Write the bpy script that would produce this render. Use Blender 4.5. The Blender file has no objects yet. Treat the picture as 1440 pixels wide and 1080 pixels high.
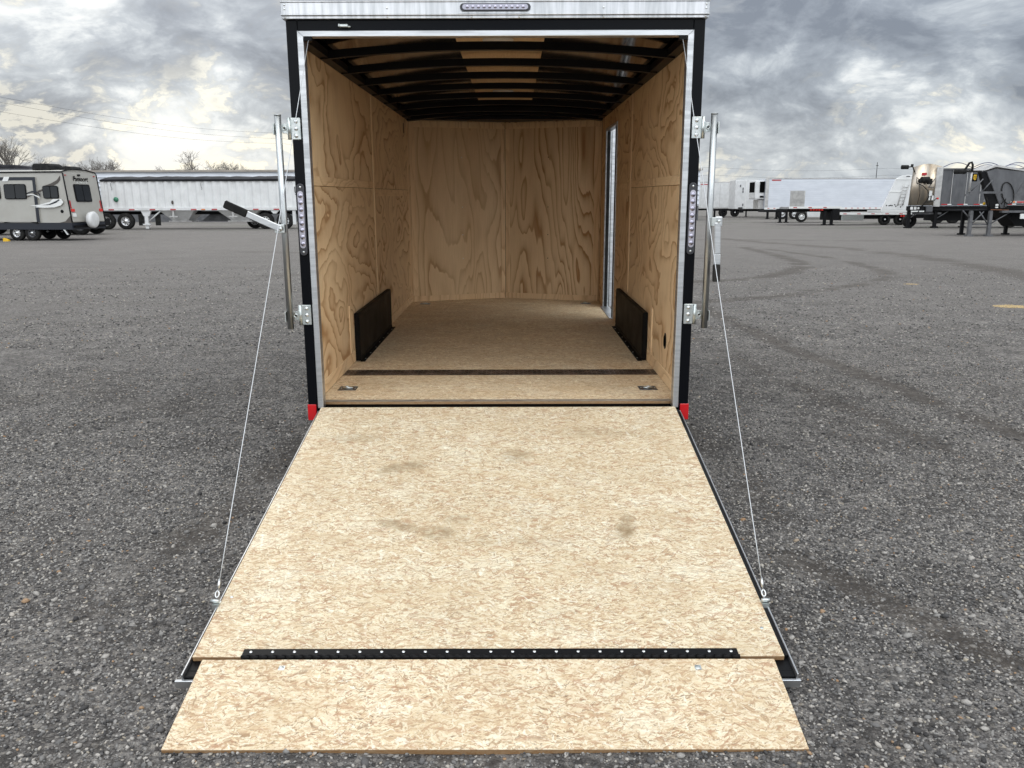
import bpy, math, random
import numpy as np
from mathutils import Vector, Matrix, Euler
R = math.radians
scene = bpy.context.scene
col = scene.collection

# ------------------------------------------------------------------ camera
cam_d = bpy.data.cameras.new("camera"); cam = bpy.data.objects.new("camera", cam_d); col.objects.link(cam)
cam_d.sensor_width = 36.0; cam_d.lens = 29.12
cam_d.clip_start = 0.05; cam_d.clip_end = 3000
cam.location = (0.0872, -4.5241, 1.5807)
cam.matrix_world = (Matrix.Translation(cam.location) @ Matrix.Rotation(R(0.108), 4, 'Z')
                    @ Matrix.Rotation(R(90-12.28), 4, 'X') @ Matrix.Rotation(R(-0.164), 4, 'Z'))
scene.camera = cam
scene.render.resolution_x = 1024; scene.render.resolution_y = 768
scene.view_settings.view_transform = 'Standard'; scene.view_settings.look = 'None'
scene.view_settings.exposure = 0.0; scene.view_settings.gamma = 1.0
SUN_EL, SUN_AZ = 42.0, -22.0          # azimuth measured from +Y towards +X

# ------------------------------------------------------------------ node helper
class NT:
    def __init__(s, tree): s.t = tree
    def n(s, typ, _out=0, _props=None, **ins):
        nd = s.t.nodes.new(typ)
        for k, v in (_props or {}).items(): setattr(nd, k, v)
        for k, v in ins.items():
            key = int(k[1:]) if k[0] == 'i' and k[1:].isdigit() else k.replace('_', ' ')
            sock = nd.inputs[key]
            if isinstance(v, bpy.types.NodeSocket): s.t.links.new(v, sock)
            else:
                try: sock.default_value = v
                except Exception: sock.default_value = (v[0], v[1], v[2], 1) if len(v) == 3 else v
        s.last = nd
        return nd.outputs[_out]
    def m(s, op, a, b=None, c=None, clamp=False):
        ins = {'i0': a}
        if b is not None: ins['i1'] = b
        if c is not None: ins['i2'] = c
        return s.n('ShaderNodeMath', _props={'operation': op, 'use_clamp': clamp}, **ins)
    def mr(s, v, a, b, c=0.0, d=1.0, smooth=False):
        return s.n('ShaderNodeMapRange', _props={'interpolation_type': 'SMOOTHSTEP' if smooth else 'LINEAR'},
                   i0=v, i1=a, i2=b, i3=c, i4=d)
    def mix(s, f, a, b, blend='MIX'):
        nd = s.t.nodes.new('ShaderNodeMix'); nd.data_type = 'RGBA'; nd.blend_type = blend
        for i, v in ((0, f), (6, a), (7, b)):
            if isinstance(v, bpy.types.NodeSocket): s.t.links.new(v, nd.inputs[i])
            elif i == 0: nd.inputs[0].default_value = v
            else: nd.inputs[i].default_value = (v[0], v[1], v[2], 1)
        return nd.outputs[2]
    def ramp(s, f, stops, interp='LINEAR'):
        nd = s.t.nodes.new('ShaderNodeValToRGB'); nd.color_ramp.interpolation = interp
        cr = nd.color_ramp
        while len(cr.elements) < len(stops): cr.elements.new(0.5)
        for e, (p, c) in zip(cr.elements, stops):
            e.position = p; e.color = (c[0], c[1], c[2], 1) if hasattr(c, '__len__') else (c, c, c, 1)
        s.t.links.new(f, nd.inputs[0]); return nd.outputs[0]
    def map(s, v, loc=(0,0,0), rot=(0,0,0), sc=(1,1,1)):
        if any(rot):
            v = s.n('ShaderNodeMapping', Vector=v, Rotation=rot); rot = (0, 0, 0)
        return s.n('ShaderNodeMapping', Vector=v, Location=loc, Rotation=rot, Scale=sc)
    def noise(s, v, scale, detail=2, rough=.5, dist=0.0, out=0):
        return s.n('ShaderNodeTexNoise', _out=out, Vector=v, Scale=scale, Detail=detail, Roughness=rough, Distortion=dist)
    def vadd(s, a, b): return s.n('ShaderNodeVectorMath', _props={'operation': 'ADD'}, i0=a, i1=b)
    def vscale(s, a, k):
        nd = s.t.nodes.new('ShaderNodeVectorMath'); nd.operation = 'SCALE'
        s.t.links.new(a, nd.inputs[0])
        if isinstance(k, bpy.types.NodeSocket): s.t.links.new(k, nd.inputs['Scale'])
        else: nd.inputs['Scale'].default_value = k
        return nd.outputs[0]

# ------------------------------------------------------------------ sky
world = bpy.data.worlds.new("World"); scene.world = world; world.use_nodes = True
wt = world.node_tree; wt.nodes.clear(); W = NT(wt)
wout = wt.nodes.new('ShaderNodeOutputWorld')
tc = W.n('ShaderNodeTexCoord', _out=0)
sky_nd = wt.nodes.new('ShaderNodeTexSky'); sky_nd.sky_type = 'NISHITA'; sky_nd.sun_disc = False
sky_nd.sun_elevation = R(SUN_EL); sky_nd.sun_rotation = R(SUN_AZ); sky_nd.air_density = 1.2; sky_nd.dust_density = 2.0
sep = wt.nodes.new('ShaderNodeSeparateXYZ'); wt.links.new(tc, sep.inputs[0])
DX, DY, DZ = sep.outputs
zc = W.m('MAXIMUM', DZ, 0.0)
# cloud deck: directions flattened so that clouds stretch towards the horizon
pers = W.m('DIVIDE', 2.3, W.m('ADD', zc, 0.62))
cv = W.n('ShaderNodeCombineXYZ', X=W.m('MULTIPLY', DX, pers), Y=W.m('MULTIPLY', DY, pers), Z=W.m('MULTIPLY', DZ, 3.5))
warp = W.noise(cv, 1.1, 3, .5, out=1)
cvw = W.vadd(cv, W.vscale(warp, 0.55))
n_big = W.noise(cvw, 1.25, 7, .52, .3)
n_mid = W.noise(W.vadd(cvw, (3.1, 1.7, 5.2)) if False else W.map(cvw, loc=(3.1, 1.7, 5.2)), 3.2, 9, .6, .2)
n_fine = W.noise(W.map(cvw, loc=(7.7, 2.2, 1.1)), 7.0, 8, .62, .25)
dens = W.m('ADD', W.m('MULTIPLY', n_big, .54), W.m('ADD', W.m('MULTIPLY', n_mid, .34), W.m('MULTIPLY', n_fine, .15)))
cloud = W.ramp(dens, [(0.425, (1.0, .99, .95)), (0.463, (.78, .81, .825)), (0.497, (.52, .56, .605)), (0.542, (.335, .37, .425)), (0.60, (.20, .225, .275))])
# creamy sunlit rims where the deck is thin, mostly low over the horizon and towards the sun
gaps = W.m('ADD', W.m('MULTIPLY', n_mid, .55), W.m('MULTIPLY', n_fine, .45))
gap_m = W.mr(gaps, 0.52, 0.60, 0, 1, True)
thin = W.mr(dens, 0.60, 0.49, 0, 1, True)
low = W.mr(DZ, 0.02, 0.30, 1.0, 0.55)
gl = W.m('ADD', W.m('ADD', W.m('MULTIPLY', DX, -.42), W.m('MULTIPLY', DY, .90)), W.m('MULTIPLY', DZ, .10))
glow = W.m('MULTIPLY', W.mr(gl, .955, .998, 0, 1, True), W.mr(DZ, .10, .17, 1, .15, True))
gap_m = W.m('ADD', gap_m, W.m('MULTIPLY', glow, W.mr(gaps, .49, .56, 0, .8, True)), clamp=True)
rim = W.m('MULTIPLY', W.m('MULTIPLY', gap_m, W.m('MAXIMUM', thin, W.m('MULTIPLY', glow, .6))), low)
cloud = W.mix(rim, cloud, (1.08, 1.03, .87))
# pale blue-grey band over the horizon
hz = W.mr(DZ, 0.0, 0.09, 0.50, 0.0, True)
cloud = W.mix(W.m('MULTIPLY', hz, W.m('SUBTRACT', 1.0, W.m('MULTIPLY', rim, .8))), cloud, (.56, .63, .68))
# sky brightened towards the zenith and behind the viewer to light ramp and interior
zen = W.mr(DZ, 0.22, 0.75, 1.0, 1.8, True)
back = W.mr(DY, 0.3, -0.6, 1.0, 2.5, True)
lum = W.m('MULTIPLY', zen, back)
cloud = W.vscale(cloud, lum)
nish = W.vscale(sky_nd.outputs[0], 0.012)
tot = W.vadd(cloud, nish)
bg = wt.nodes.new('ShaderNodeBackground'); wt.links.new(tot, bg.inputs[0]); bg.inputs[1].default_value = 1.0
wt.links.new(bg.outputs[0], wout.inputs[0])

sun_d = bpy.data.lights.new("sun", 'SUN'); sun_d.energy = 0.5; sun_d.angle = R(35); sun_d.color = (1, .95, .86)
sun = bpy.data.objects.new("sun", sun_d); col.objects.link(sun)
az = R(SUN_AZ); el = R(SUN_EL)
sdir = Vector((math.sin(az)*math.cos(el), math.cos(az)*math.cos(el), math.sin(el)))
sun.rotation_euler = (-sdir).to_track_quat('-Z', 'Y').to_euler()

# ------------------------------------------------------------------ materials
MATS = {}
def mat(name, color=(.5,.5,.5), rough=.5, metal=0.0, spec=.5, emis=None, coat=0, trans=0, alpha=None):
    if name in MATS: return MATS[name]
    m = bpy.data.materials.new(name); m.use_nodes = True
    b = m.node_tree.nodes['Principled BSDF']
    b.inputs['Base Color'].default_value = (*color, 1); b.inputs['Roughness'].default_value = rough
    b.inputs['Metallic'].default_value = metal; b.inputs['Specular IOR Level'].default_value = spec
    b.inputs['Coat Weight'].default_value = coat; b.inputs['Transmission Weight'].default_value = trans
    if emis: b.inputs['Emission Color'].default_value = (*emis, 1); b.inputs['Emission Strength'].default_value = 1
    MATS[name] = m; return m
def base(m): return NT(m.node_tree), m.node_tree.nodes['Principled BSDF']
def setc(m, color=None, rough=None, bump=None, bstr=.3, bdist=.01):
    t, b = base(m)
    L = m.node_tree.links.new
    if color is not None: L(color, b.inputs['Base Color'])
    if rough is not None: L(rough, b.inputs['Roughness'])
    if bump is not None:
        bp = m.node_tree.nodes.new('ShaderNodeBump'); bp.inputs['Strength'].default_value = bstr
        bp.inputs['Distance'].default_value = bdist; L(bump, bp.inputs['Height']); L(bp.outputs[0], b.inputs['Normal'])
def worn(name, c1, c2, scale=6, rough=(.4,.6), metal=0, stretch=(1,1,1), spec=.5, lo=.4, hi=.62, bstr=0.0):
    """paint or metal with grime / streak variation"""
    m = mat(name, c1, .5, metal, spec); t, b = base(m)
    o = t.n('ShaderNodeTexCoord', _out=3); rnd = t.n('ShaderNodeObjectInfo', _out=5)
    v = t.vadd(t.map(o, sc=stretch), t.n('ShaderNodeCombineXYZ', X=t.m('MULTIPLY', rnd, 17.3), Y=t.m('MULTIPLY', rnd, 5.1)))
    n = t.noise(v, scale, 6, .6)
    f = t.mr(n, lo, hi)
    setc(m, t.mix(f, c1, c2), t.mr(n, .3, .7, *rough), n if bstr else None, bstr, .004)
    return m

def plywood(name, grain='z', contrast=1.0, tone=.95, blob=1.0):
    m = mat(name, (.6,.42,.25), .55, 0, .3); t, b = base(m)
    o = t.n('ShaderNodeTexCoord', _out=3); rnd = t.n('ShaderNodeObjectInfo', _out=5)
    off = t.n('ShaderNodeCombineXYZ', X=t.m('MULTIPLY', rnd, 31.0), Y=t.m('MULTIPLY', rnd, 17.0), Z=t.m('MULTIPLY', rnd, 23.0))
    st = {'z': (1.25, 1.25, .17), 'y': (1, .42, 1.0), 's': (1, .50, .80)}[grain]
    v = t.vadd(t.map(o, sc=st), off)
    w = t.noise(v, 5.0, 3, .55, out=1)
    v1 = t.vadd(v, t.vscale(w, (.16 if grain == 's' else .10)*blob))
    h = t.noise(v1, 1.9 if grain != 's' else 1.9, 1.8, .45, .35)
    bands = t.m('MULTIPLY', h, 20.0 if grain != 's' else 15.0)
    fr = t.m('FRACT', bands)
    # soft early wood building to a sharp latewood line, then a sudden break
    line = t.ramp(fr, [(0, 0.0), (.35, .04), (.62, .22), (.80, .55), (.90, 1.0), (.96, .85), (1.0, 0.0)])
    br = t.noise(v, 2.3, 2, .5)
    line = t.m('MULTIPLY', line, t.mr(br, .36, .56, .45, 1.0))
    fib = t.noise(t.map(o, sc={'z': (160, 160, 6), 'y': (160, 6, 160), 's': (160, 120, 5)}[grain]), 1.0, 3, .6)
    blot = t.noise(v, 3.0, 4, .6)
    c = t.mix(t.mr(blot, .35, .68), (.86*tone, .645*tone, .395*tone), (.79*tone, .56*tone, .325*tone))
    c = t.mix(t.m('MULTIPLY', line, .74*contrast, clamp=True), c, (.42*tone, .22*tone, .09*tone))
    c = t.mix(t.mr(fib, .35, .7, 0, .22), c, (.42*tone, .27*tone, .15*tone))
    kn = t.n('ShaderNodeTexVoronoi', _out=0, Vector=t.map(v1, sc=(1,1,1)), Scale=1.7)
    c = t.mix(t.mr(kn, .035, .02, 0, .75), c, (.16, .08, .04))
    setc(m, c, t.mr(fib, .3, .7, .5, .68), fib, .12, .002)
    return m

def osb(name, dirt=0.0, tone=(1, 1, 1), stains=(), seed=0.0, fl=1.0):
    m = mat(name, (.7,.56,.38), .6, 0, .3); t, b = base(m)
    o = t.n('ShaderNodeTexCoord', _out=3)
    T = lambda c: tuple(a*k for a, k in zip(c, tone))
    pal = [(0, T((.56,.41,.25))), (.06, T((.60,.44,.27))), (.22, T((.66,.51,.33))), (.5, T((.73,.59,.41))), (.8, T((.77,.65,.46))), (1, T((.82,.72,.54)))]
    wv = t.vadd(t.vscale(t.noise(t.map(o, loc=(seed, seed, 0)), 11, 2, .5, out=1), .050), t.vscale(t.noise(o, 60, 3, .65, out=1), .016))
    colr = None
    hgt = None
    for i, (ang, s1, s2, keep) in enumerate([(4, 15, 85, 1.0), (-18, 16, 95, .5), (32, 17, 100, .35), (-44, 16, 100, .25)]):
        v = t.map(t.vadd(o, wv), loc=(seed+i*.37, i*.21, 0), rot=(0, 0, R(ang)), sc=(s1*fl, s2*fl, 230 if i < 7 else 300))
        vn = m.node_tree.nodes.new('ShaderNodeTexVoronoi'); vn.inputs['Scale'].default_value = 1.0
        vn.inputs['Randomness'].default_value = 1.0
        m.node_tree.links.new(v, vn.inputs['Vector'])
        sp = m.node_tree.nodes.new('ShaderNodeSeparateColor'); m.node_tree.links.new(vn.outputs['Color'], sp.inputs[0])
        c = t.ramp(sp.outputs[0], pal)
        if colr is None: colr, hgt = c, sp.outputs[1]
        else:
            f = t.m('MULTIPLY', t.m('LESS_THAN', sp.outputs[1], keep), .95)
            colr = t.mix(f, colr, c); hgt = t.m('ADD', t.m('MULTIPLY', f, sp.outputs[2]), t.m('MULTIPLY', t.m('SUBTRACT', 1.0, f), hgt))
    spal = [(0, T((.27,.165,.09))), (.12, T((.42,.265,.15))), (.26, T((.54,.37,.225))), (.40, T((.66,.50,.32))), (.55, T((.76,.64,.45))), (.8, T((.86,.78,.60))), (1, T((.80,.64,.41)))]
    for i, (ang, s1, s2, keep, op) in enumerate([(4, 8, 48, .26, .5), (-16, 10, 70, .34, .6), (22, 11, 78, .32, .65), (-36, 11, 76, .26, .65), (56, 13, 80, .18, .65), (0, 13, 100, .5, .75), (-9, 18, 160, .45, .8), (17, 20, 170, .38, .8), (-28, 21, 170, .32, .8), (44, 22, 170, .22, .8), (78, 20, 150, .15, .8), (2, 24, 260, .4, .8)]):
        v = t.map(t.vadd(o, wv), loc=(seed*2+i*1.31, i*.73, 0), rot=(0, 0, R(ang)), sc=(s1*fl, s2*fl, 120))
        vn = m.node_tree.nodes.new('ShaderNodeTexVoronoi'); vn.inputs['Scale'].default_value = 1.0
        m.node_tree.links.new(v, vn.inputs['Vector'])
        sp = m.node_tree.nodes.new('ShaderNodeSeparateColor'); m.node_tree.links.new(vn.outputs['Color'], sp.inputs[0])
        f = t.m('MULTIPLY', t.m('LESS_THAN', sp.outputs[1], keep), t.mr(vn.outputs['Distance'], .50, .44, 0, op))
        colr = t.mix(f, colr, t.ramp(sp.outputs[0], spal))
        hgt = t.m('ADD', t.m('MULTIPLY', f, sp.outputs[2]), t.m('MULTIPLY', t.m('SUBTRACT', 1.0, f), hgt))
    # fibres, dark bark slivers, white slivers
    fb = t.noise(t.map(t.vadd(o, t.vscale(wv, .6)), sc=(38, 330, 300)), 1, 4, .65)
    colr = t.mix(t.mr(fb, .52, .76, 0, .42), colr, T((.40,.275,.165)))
    sl = t.noise(t.map(t.vadd(o, wv), rot=(0,0,R(8)), sc=(24, 190, 100), loc=(4,2,0)), 1, 2, .5)
    colr = t.mix(t.mr(sl, .655, .69, 0, .85), colr, T((.20,.12,.075)))
    sl2 = t.noise(t.map(t.vadd(o, wv), rot=(0,0,R(-48)), sc=(28, 210, 100), loc=(9,5,0)), 1, 2, .5)
    colr = t.mix(t.mr(sl2, .655, .69, 0, .85), colr, T((.23,.15,.10)))
    rd = t.noise(t.map(t.vadd(o, wv), rot=(0,0,R(5)), sc=(7, 42, 100), loc=(1,8,0)), 1, 2, .5)
    colr = t.mix(t.mr(rd, .63, .67, 0, .6), colr, T((.50,.30,.18)))
    for (ag, lx) in ((26, 2.2), (-17, 7.7), (-46, 4.9)):
        s3 = t.noise(t.map(t.vadd(o, wv), rot=(0,0,R(ag)), sc=(15, 100, 100), loc=(lx,lx,0)), 1, 2, .5)
        colr = t.mix(t.mr(s3, .635, .66, 0, .75), colr, T((.42,.235,.135)))
        s4 = t.noise(t.map(t.vadd(o, wv), rot=(0,0,R(ag+50)), sc=(11, 60, 100), loc=(lx+3,lx,0)), 1, 2, .5)
        colr = t.mix(t.mr(s4, .66, .70, 0, .6), colr, T((.93,.87,.72)))
    lf = t.noise(t.map(o, sc=(3.0, 5.5, 1), loc=(seed, 1, 0)), 1, 5, .65)
    colr = t.mix(t.mr(lf, .46, .66, 0, .38), colr, T((.58,.42,.25)))
    colr = t.mix(t.mr(lf, .46, .32, 0, .25), colr, T((.90,.84,.68)))
    # handling dirt
    dn = t.noise(o, 3.2, 6, .62); dn2 = t.noise(t.map(o, loc=(5,5,0)), 8, 6, .7)
    colr = t.mix(t.mr(dn, .48, .72, dirt*.35, .20+dirt), colr, (.36,.26,.155))
    for (sx, sy, rx, ry, a, k) in stains:
        p = t.map(o, loc=(-sx, -sy, 0))
        p = t.map(p, rot=(0, 0, R(a)))
        p = t.map(p, sc=(1/rx, 1/ry, 0))
        d = t.n('ShaderNodeVectorMath', _out=1, _props={'operation': 'LENGTH'}, i0=p)
        f = t.m('MULTIPLY', t.mr(d, 1.15, .35, 0, k, True), t.mr(dn2, .38, .58, .15, 1))
        colr = t.mix(f, colr, (.27,.19,.105))
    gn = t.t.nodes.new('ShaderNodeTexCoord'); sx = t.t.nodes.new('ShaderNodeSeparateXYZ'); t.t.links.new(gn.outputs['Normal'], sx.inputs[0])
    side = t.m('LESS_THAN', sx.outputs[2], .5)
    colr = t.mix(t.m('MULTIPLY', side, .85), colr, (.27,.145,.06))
    setc(m, colr, t.mr(fb, .3, .7, .5, .7), hgt, .10, .0015)
    return m

M_plyz = plywood('plywood_vertical_grain', 'z', 1.05)
M_plyR = plywood('plywood_bold_grain', 'z', 1.6)
M_plyS = plywood('plywood_side', 's', 1.3, .99)
M_batten = plywood('plywood_batten', 'z', .7, 1.03)
M_battenh = plywood('plywood_batten_level', 'y', .7, 1.03)
M_ramp = osb('strand_board_pale', 0.06, (.91, .935, .935),
             stains=[(.559,-1.254,.05,.12,12,1.0), (-.149,-1.195,.07,.05,0,.9), (-.451,-.728,.13,.07,-15,.85), (-.404,-1.234,.12,.05,20,.8), (-.233,-1.289,.09,.06,0,.75), (.1,-.6,.10,.08,0,.6), (-.75,-.4,.2,.07,0,.35), (.55,-.35,.3,.08,5,.35), (.0,-1.35,.25,.05,3,.3)])
M_flap = osb('strand_board_flap', 0.0, (.91, .92, .915), seed=3.3, fl=.82)
M_floor = osb('strand_board_floor', .12, (1.06, 1.04, .98), seed=7.1)
M_black = mat('black_gloss_paint', (.004, .0045, .006), .22, 0, .10)
M_blackm = mat('black_satin_steel', (.005, .005, .0055), .4, 0, .14)
M_rubber = worn('black_rubber', (.012,.012,.012), (.028,.027,.025), 8, (.7,.9), spec=.15)
M_alu = worn('brushed_aluminium', (.68,.69,.70), (.52,.53,.54), 3, (.30,.48), 1.0, (1, 1, 14), bstr=.03)
M_aluh = worn('brushed_aluminium_cap', (.70,.70,.71), (.54,.55,.56), 3, (.32,.5), 1.0, (14, 1, 1), bstr=.03)
M_galv = worn('zinc_plate', (.70,.72,.70), (.52,.56,.55), 25, (.28,.45), 1.0)
M_tube = worn('galvanised_tube', (.55,.57,.57), (.40,.41,.41), 12, (.28,.42), 1.0, (1,1,.3))
M_galvd = worn('dark_zinc', (.30,.31,.32), (.20,.21,.22), 25, (.3,.45), 1.0)
M_screw = mat('screw_head', (.75,.76,.75), .3, 1.0)
M_red = mat('red_reflector', (.55,.008,.012), .25, 0, .5, coat=.5)
M_lens = mat('clear_lens', (.50,.48,.54), .18, .5, .8)
M_diode = mat('diode_reflector', (.42,.40,.47), .25, 1.0)
M_bezel = mat('lamp_bezel', (.04,.04,.045), .3)
M_roofskin = mat('roof_skin', (.40,.36,.32), .10, 1.0)
M_centre = plywood('roof_centre_board', 'y', .25, .85)
M_dome = mat('dome_lens', (.75,.72,.68), .3)
M_tread = worn('tread_plate', (.20,.155,.125), (.085,.065,.052), 10, (.28,.42), .7)
M_cable = mat('steel_cable', (.55,.56,.57), .4, .6)
M_wbox = worn('wheel_box_paint', (.003,.003,.003), (.008,.007,.006), 5, (.45,.6), spec=.12)
M_hole = mat('dark_hole', (.002,.002,.002), .9, 0, .05)
M_white = worn('white_paint', (.68,.68,.675), (.60,.60,.59), 2.5, (.3,.45))
M_whitebr = worn('bright_white_paint', (.72,.72,.71), (.64,.64,.63), 1.5, (.35,.5))
M_whiteb = worn('white_blue_paint', (.62,.645,.69), (.55,.575,.62), 2.0, (.35,.5), 0, (.3,1,1))
M_frame = mat('chassis_black', (.009,.009,.010), .6, 0, .12)
M_beige = worn('beige_fibreglass', (.40,.388,.352), (.37,.355,.32), 1.5, (.3,.4))
M_glass = mat('dark_glass', (.008,.009,.011), .05, 0, .3)
M_tarp = worn('black_tarp', (.022,.022,.025), (.045,.045,.05), 3, (.6,.8), 0, (.5,1,1), spec=.12)
M_polish_sunset = worn('polished_alloy_sunset', (.66,.55,.42), (.46,.42,.37), 2.2, (.30,.45), 1.0, (1,1,.35), bstr=.05)  # warm sunset reflection tinted into the base colour
M_greyalloy = worn('dull_alloy', (.135,.136,.142), (.09,.091,.097), 2.0, (.35,.55), .55, (1,1,.4))
M_greysteel = worn('grey_steel', (.13,.13,.135), (.085,.085,.09), 3, (.45,.6), .3)
M_sheet = worn('ribbed_sheet', (.55,.54,.52), (.42,.41,.40), 3, (.35,.5), .4)
M_taper = mat('red_tape', (.42,.02,.025), .4)
M_tapew = mat('white_tape', (.72,.72,.70), .4)
M_redlamp = mat('red_lamp', (.65,.03,.02), .3)
M_orange = mat('orange_lamp', (.7,.18,.02), .3)
M_yellow = mat('yellow_plastic', (.75,.45,.02), .5)
M_blue = mat('dark_blue_paint', (.009,.012,.020), .35)
M_green = mat('green_sticker', (.05,.20,.12), .5)
M_brownd = mat('brown_decal', (.07,.058,.05), .4)
M_rust = worn('rust_brown', (.22,.09,.04), (.14,.06,.03), 5, (.7,.85))
M_bark = mat('bare_bark', (.16,.145,.13), .9)
M_rim = mat('wheel_rim', (.62,.62,.62), .35, .6)
M_hub = mat('white_wheel', (.75,.75,.73), .4)
M_wire = mat('wire_dark', (.03,.03,.035), .6)
M_bluehose = mat('blue_hose', (.03,.035,.12), .5)

# ------------------------------------------------------------------ mesh builder
class MB:
    def __init__(s): s.v = []; s.f = []; s.sm = []
    def add(s, vs, fs, smooth=False, M=None):
        o = len(s.v)
        s.v += [tuple(M @ Vector(p)) if M else tuple(p) for p in vs]
        s.f += [tuple(i+o for i in f) for f in fs]; s.sm += [smooth]*len(fs); return s
    def box(s, x0, x1, y0, y1, z0, z1, M=None):
        vs = [(x, y, z) for x in (x0, x1) for y in (y0, y1) for z in (z0, z1)]
        return s.add(vs, [(0,1,3,2),(4,6,7,5),(0,4,5,1),(2,3,7,6),(0,2,6,4),(1,5,7,3)], M=M)
    def prism(s, poly, axis, a, b, M=None):
        """polygon in the two other axes, extruded along axis from a to b"""
        def P(u, v, w): return {'x': (w, u, v), 'y': (u, w, v), 'z': (u, v, w)}[axis]
        n = len(poly)
        vs = [P(u, v, a) for u, v in poly] + [P(u, v, b) for u, v in poly]
        fs = [tuple(range(n)), tuple(range(2*n-1, n-1, -1))] + [(i, i+n, (i+1) % n+n, (i+1) % n) for i in range(n)]
        return s.add(vs, fs, M=M)
    def tube(s, pts, r, n=8, caps=True):
        pts = [Vector(p) for p in pts]; rs = r if hasattr(r, '__len__') else [r]*len(pts)
        vs = []; fs = []
        t0 = (pts[1]-pts[0]).normalized()
        up = Vector((0,0,1)) if abs(t0.z) < .9 else Vector((1,0,0))
        a = t0.cross(up).normalized()
        for i, p in enumerate(pts):
            t = (pts[min(i+1, len(pts)-1)]-pts[max(i-1, 0)]).normalized()
            a = (a - t*a.dot(t)).normalized(); b = t.cross(a)
            for k in range(n):
                an = 2*math.pi*k/n
                vs.append(p + (a*math.cos(an)+b*math.sin(an))*rs[i])
        for i in range(len(pts)-1):
            for k in range(n):
                fs.append((i*n+k, i*n+(k+1) % n, (i+1)*n+(k+1) % n, (i+1)*n+k))
        if caps: fs += [tuple(range(n-1, -1, -1)), tuple((len(pts)-1)*n+k for k in range(n))]
        return s.add(vs, fs, n > 5)
    def cyl(s, c, axis, r, h, n=16, r2=None):
        d = {'x': Vector((1,0,0)), 'y': Vector((0,1,0)), 'z': Vector((0,0,1))}[axis]
        c = Vector(c); return s.tube([c-d*h/2, c+d*h/2], [r, r if r2 is None else r2], n)
    def lathe(s, prof, c, axis='x', n=24):
        """prof: (along, radius)"""
        c = Vector(c); A = {'x': (Vector((1,0,0)), Vector((0,1,0)), Vector((0,0,1))), 'y': (Vector((0,1,0)), Vector((1,0,0)), Vector((0,0,1))), 'z': (Vector((0,0,1)), Vector((1,0,0)), Vector((0,1,0)))}[axis]
        vs = [c+A[0]*h+(A[1]*math.cos(2*math.pi*k/n)+A[2]*math.sin(2*math.pi*k/n))*r for h, r in prof for k in range(n)]
        fs = [(i*n+k, i*n+(k+1) % n, (i+1)*n+(k+1) % n, (i+1)*n+k) for i in range(len(prof)-1) for k in range(n)]
        return s.add(vs, fs, True)
    def capsule(s, c, hw, hl, y0, y1, vertical=True, n=8):
        """stadium plate in xz, thickness y0..y1"""
        pts = []
        for k in range(n+1): a = math.pi*k/n; pts.append((hw*math.cos(a), (hl-hw)+hw*math.sin(a)))
        for k in range(n+1): a = math.pi+math.pi*k/n; pts.append((hw*math.cos(a), -(hl-hw)+hw*math.sin(a)))
        if not vertical: pts = [(-b, a) for a, b in pts]
        return s.prism([(c[0]+a, c[1]+b) for a, b in pts], 'y', y0, y1)
    def dome(s, c, r, d=(0,-1,0), flat=.6, n=8):
        d = Vector(d).normalized(); up = Vector((0,0,1)) if abs(d.z) < .9 else Vector((1,0,0)); a = d.cross(up).normalized(); b = d.cross(a); c = Vector(c)
        vs = []; rings = 3
        for i in range(rings):
            ph = math.pi/2*i/rings
            for k in range(n): an = 2*math.pi*k/n; vs.append(c+(a*math.cos(an)+b*math.sin(an))*r*math.cos(ph)+d*r*flat*math.sin(ph))
        vs.append(c+d*r*flat)
        fs = [(i*n+k, i*n+(k+1) % n, (i+1)*n+(k+1) % n, (i+1)*n+k) for i in range(rings-1) for k in range(n)]
        fs += [((rings-1)*n+k, (rings-1)*n+(k+1) % n, rings*n) for k in range(n)]
        return s.add(vs, fs, True)
    def build(s, name, material, parent=None, bevel=0, loc=None, rot=None, kind=None, label=None, seg=1):
        me = bpy.data.meshes.new(name); me.from_pydata(s.v, [], s.f); me.update()
        me.polygons.foreach_set('use_smooth', s.sm)
        import bmesh
        bm = bmesh.new(); bm.from_mesh(me); bmesh.ops.recalc_face_normals(bm, faces=bm.faces); bm.to_mesh(me); bm.free()
        me.materials.append(material)
        o = bpy.data.objects.new(name, me); col.objects.link(o)
        if parent: o.parent = parent
        if loc: o.location = loc
        if rot: o.rotation_euler = rot
        if kind: o['kind'] = kind
        if label: o['label'] = label
        if bevel:
            b = o.modifiers.new('bevel', 'BEVEL'); b.width = bevel; b.segments = seg; b.limit_method = 'ANGLE'; b.angle_limit = R(40)
        return o
def thing(name, label, cat, loc=(0,0,0), rz=0, group=None):
    o = bpy.data.objects.new(name, None); col.objects.link(o); o.location = loc; o.rotation_euler = (0,0,rz)
    o.empty_display_size = .3
    tag(o, label, cat, group); return o
def tag(o, label, cat, group=None, kind=None):
    o['label'] = label; o['category'] = cat
    if group: o['group'] = group
    if kind: o['kind'] = kind
    return o
def copy_tree(o, parent=None):
    c = o.copy(); col.objects.link(c)
    if parent: c.parent = parent
    for ch in [x for x in o.children]: copy_tree(ch, c)
    return c
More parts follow.
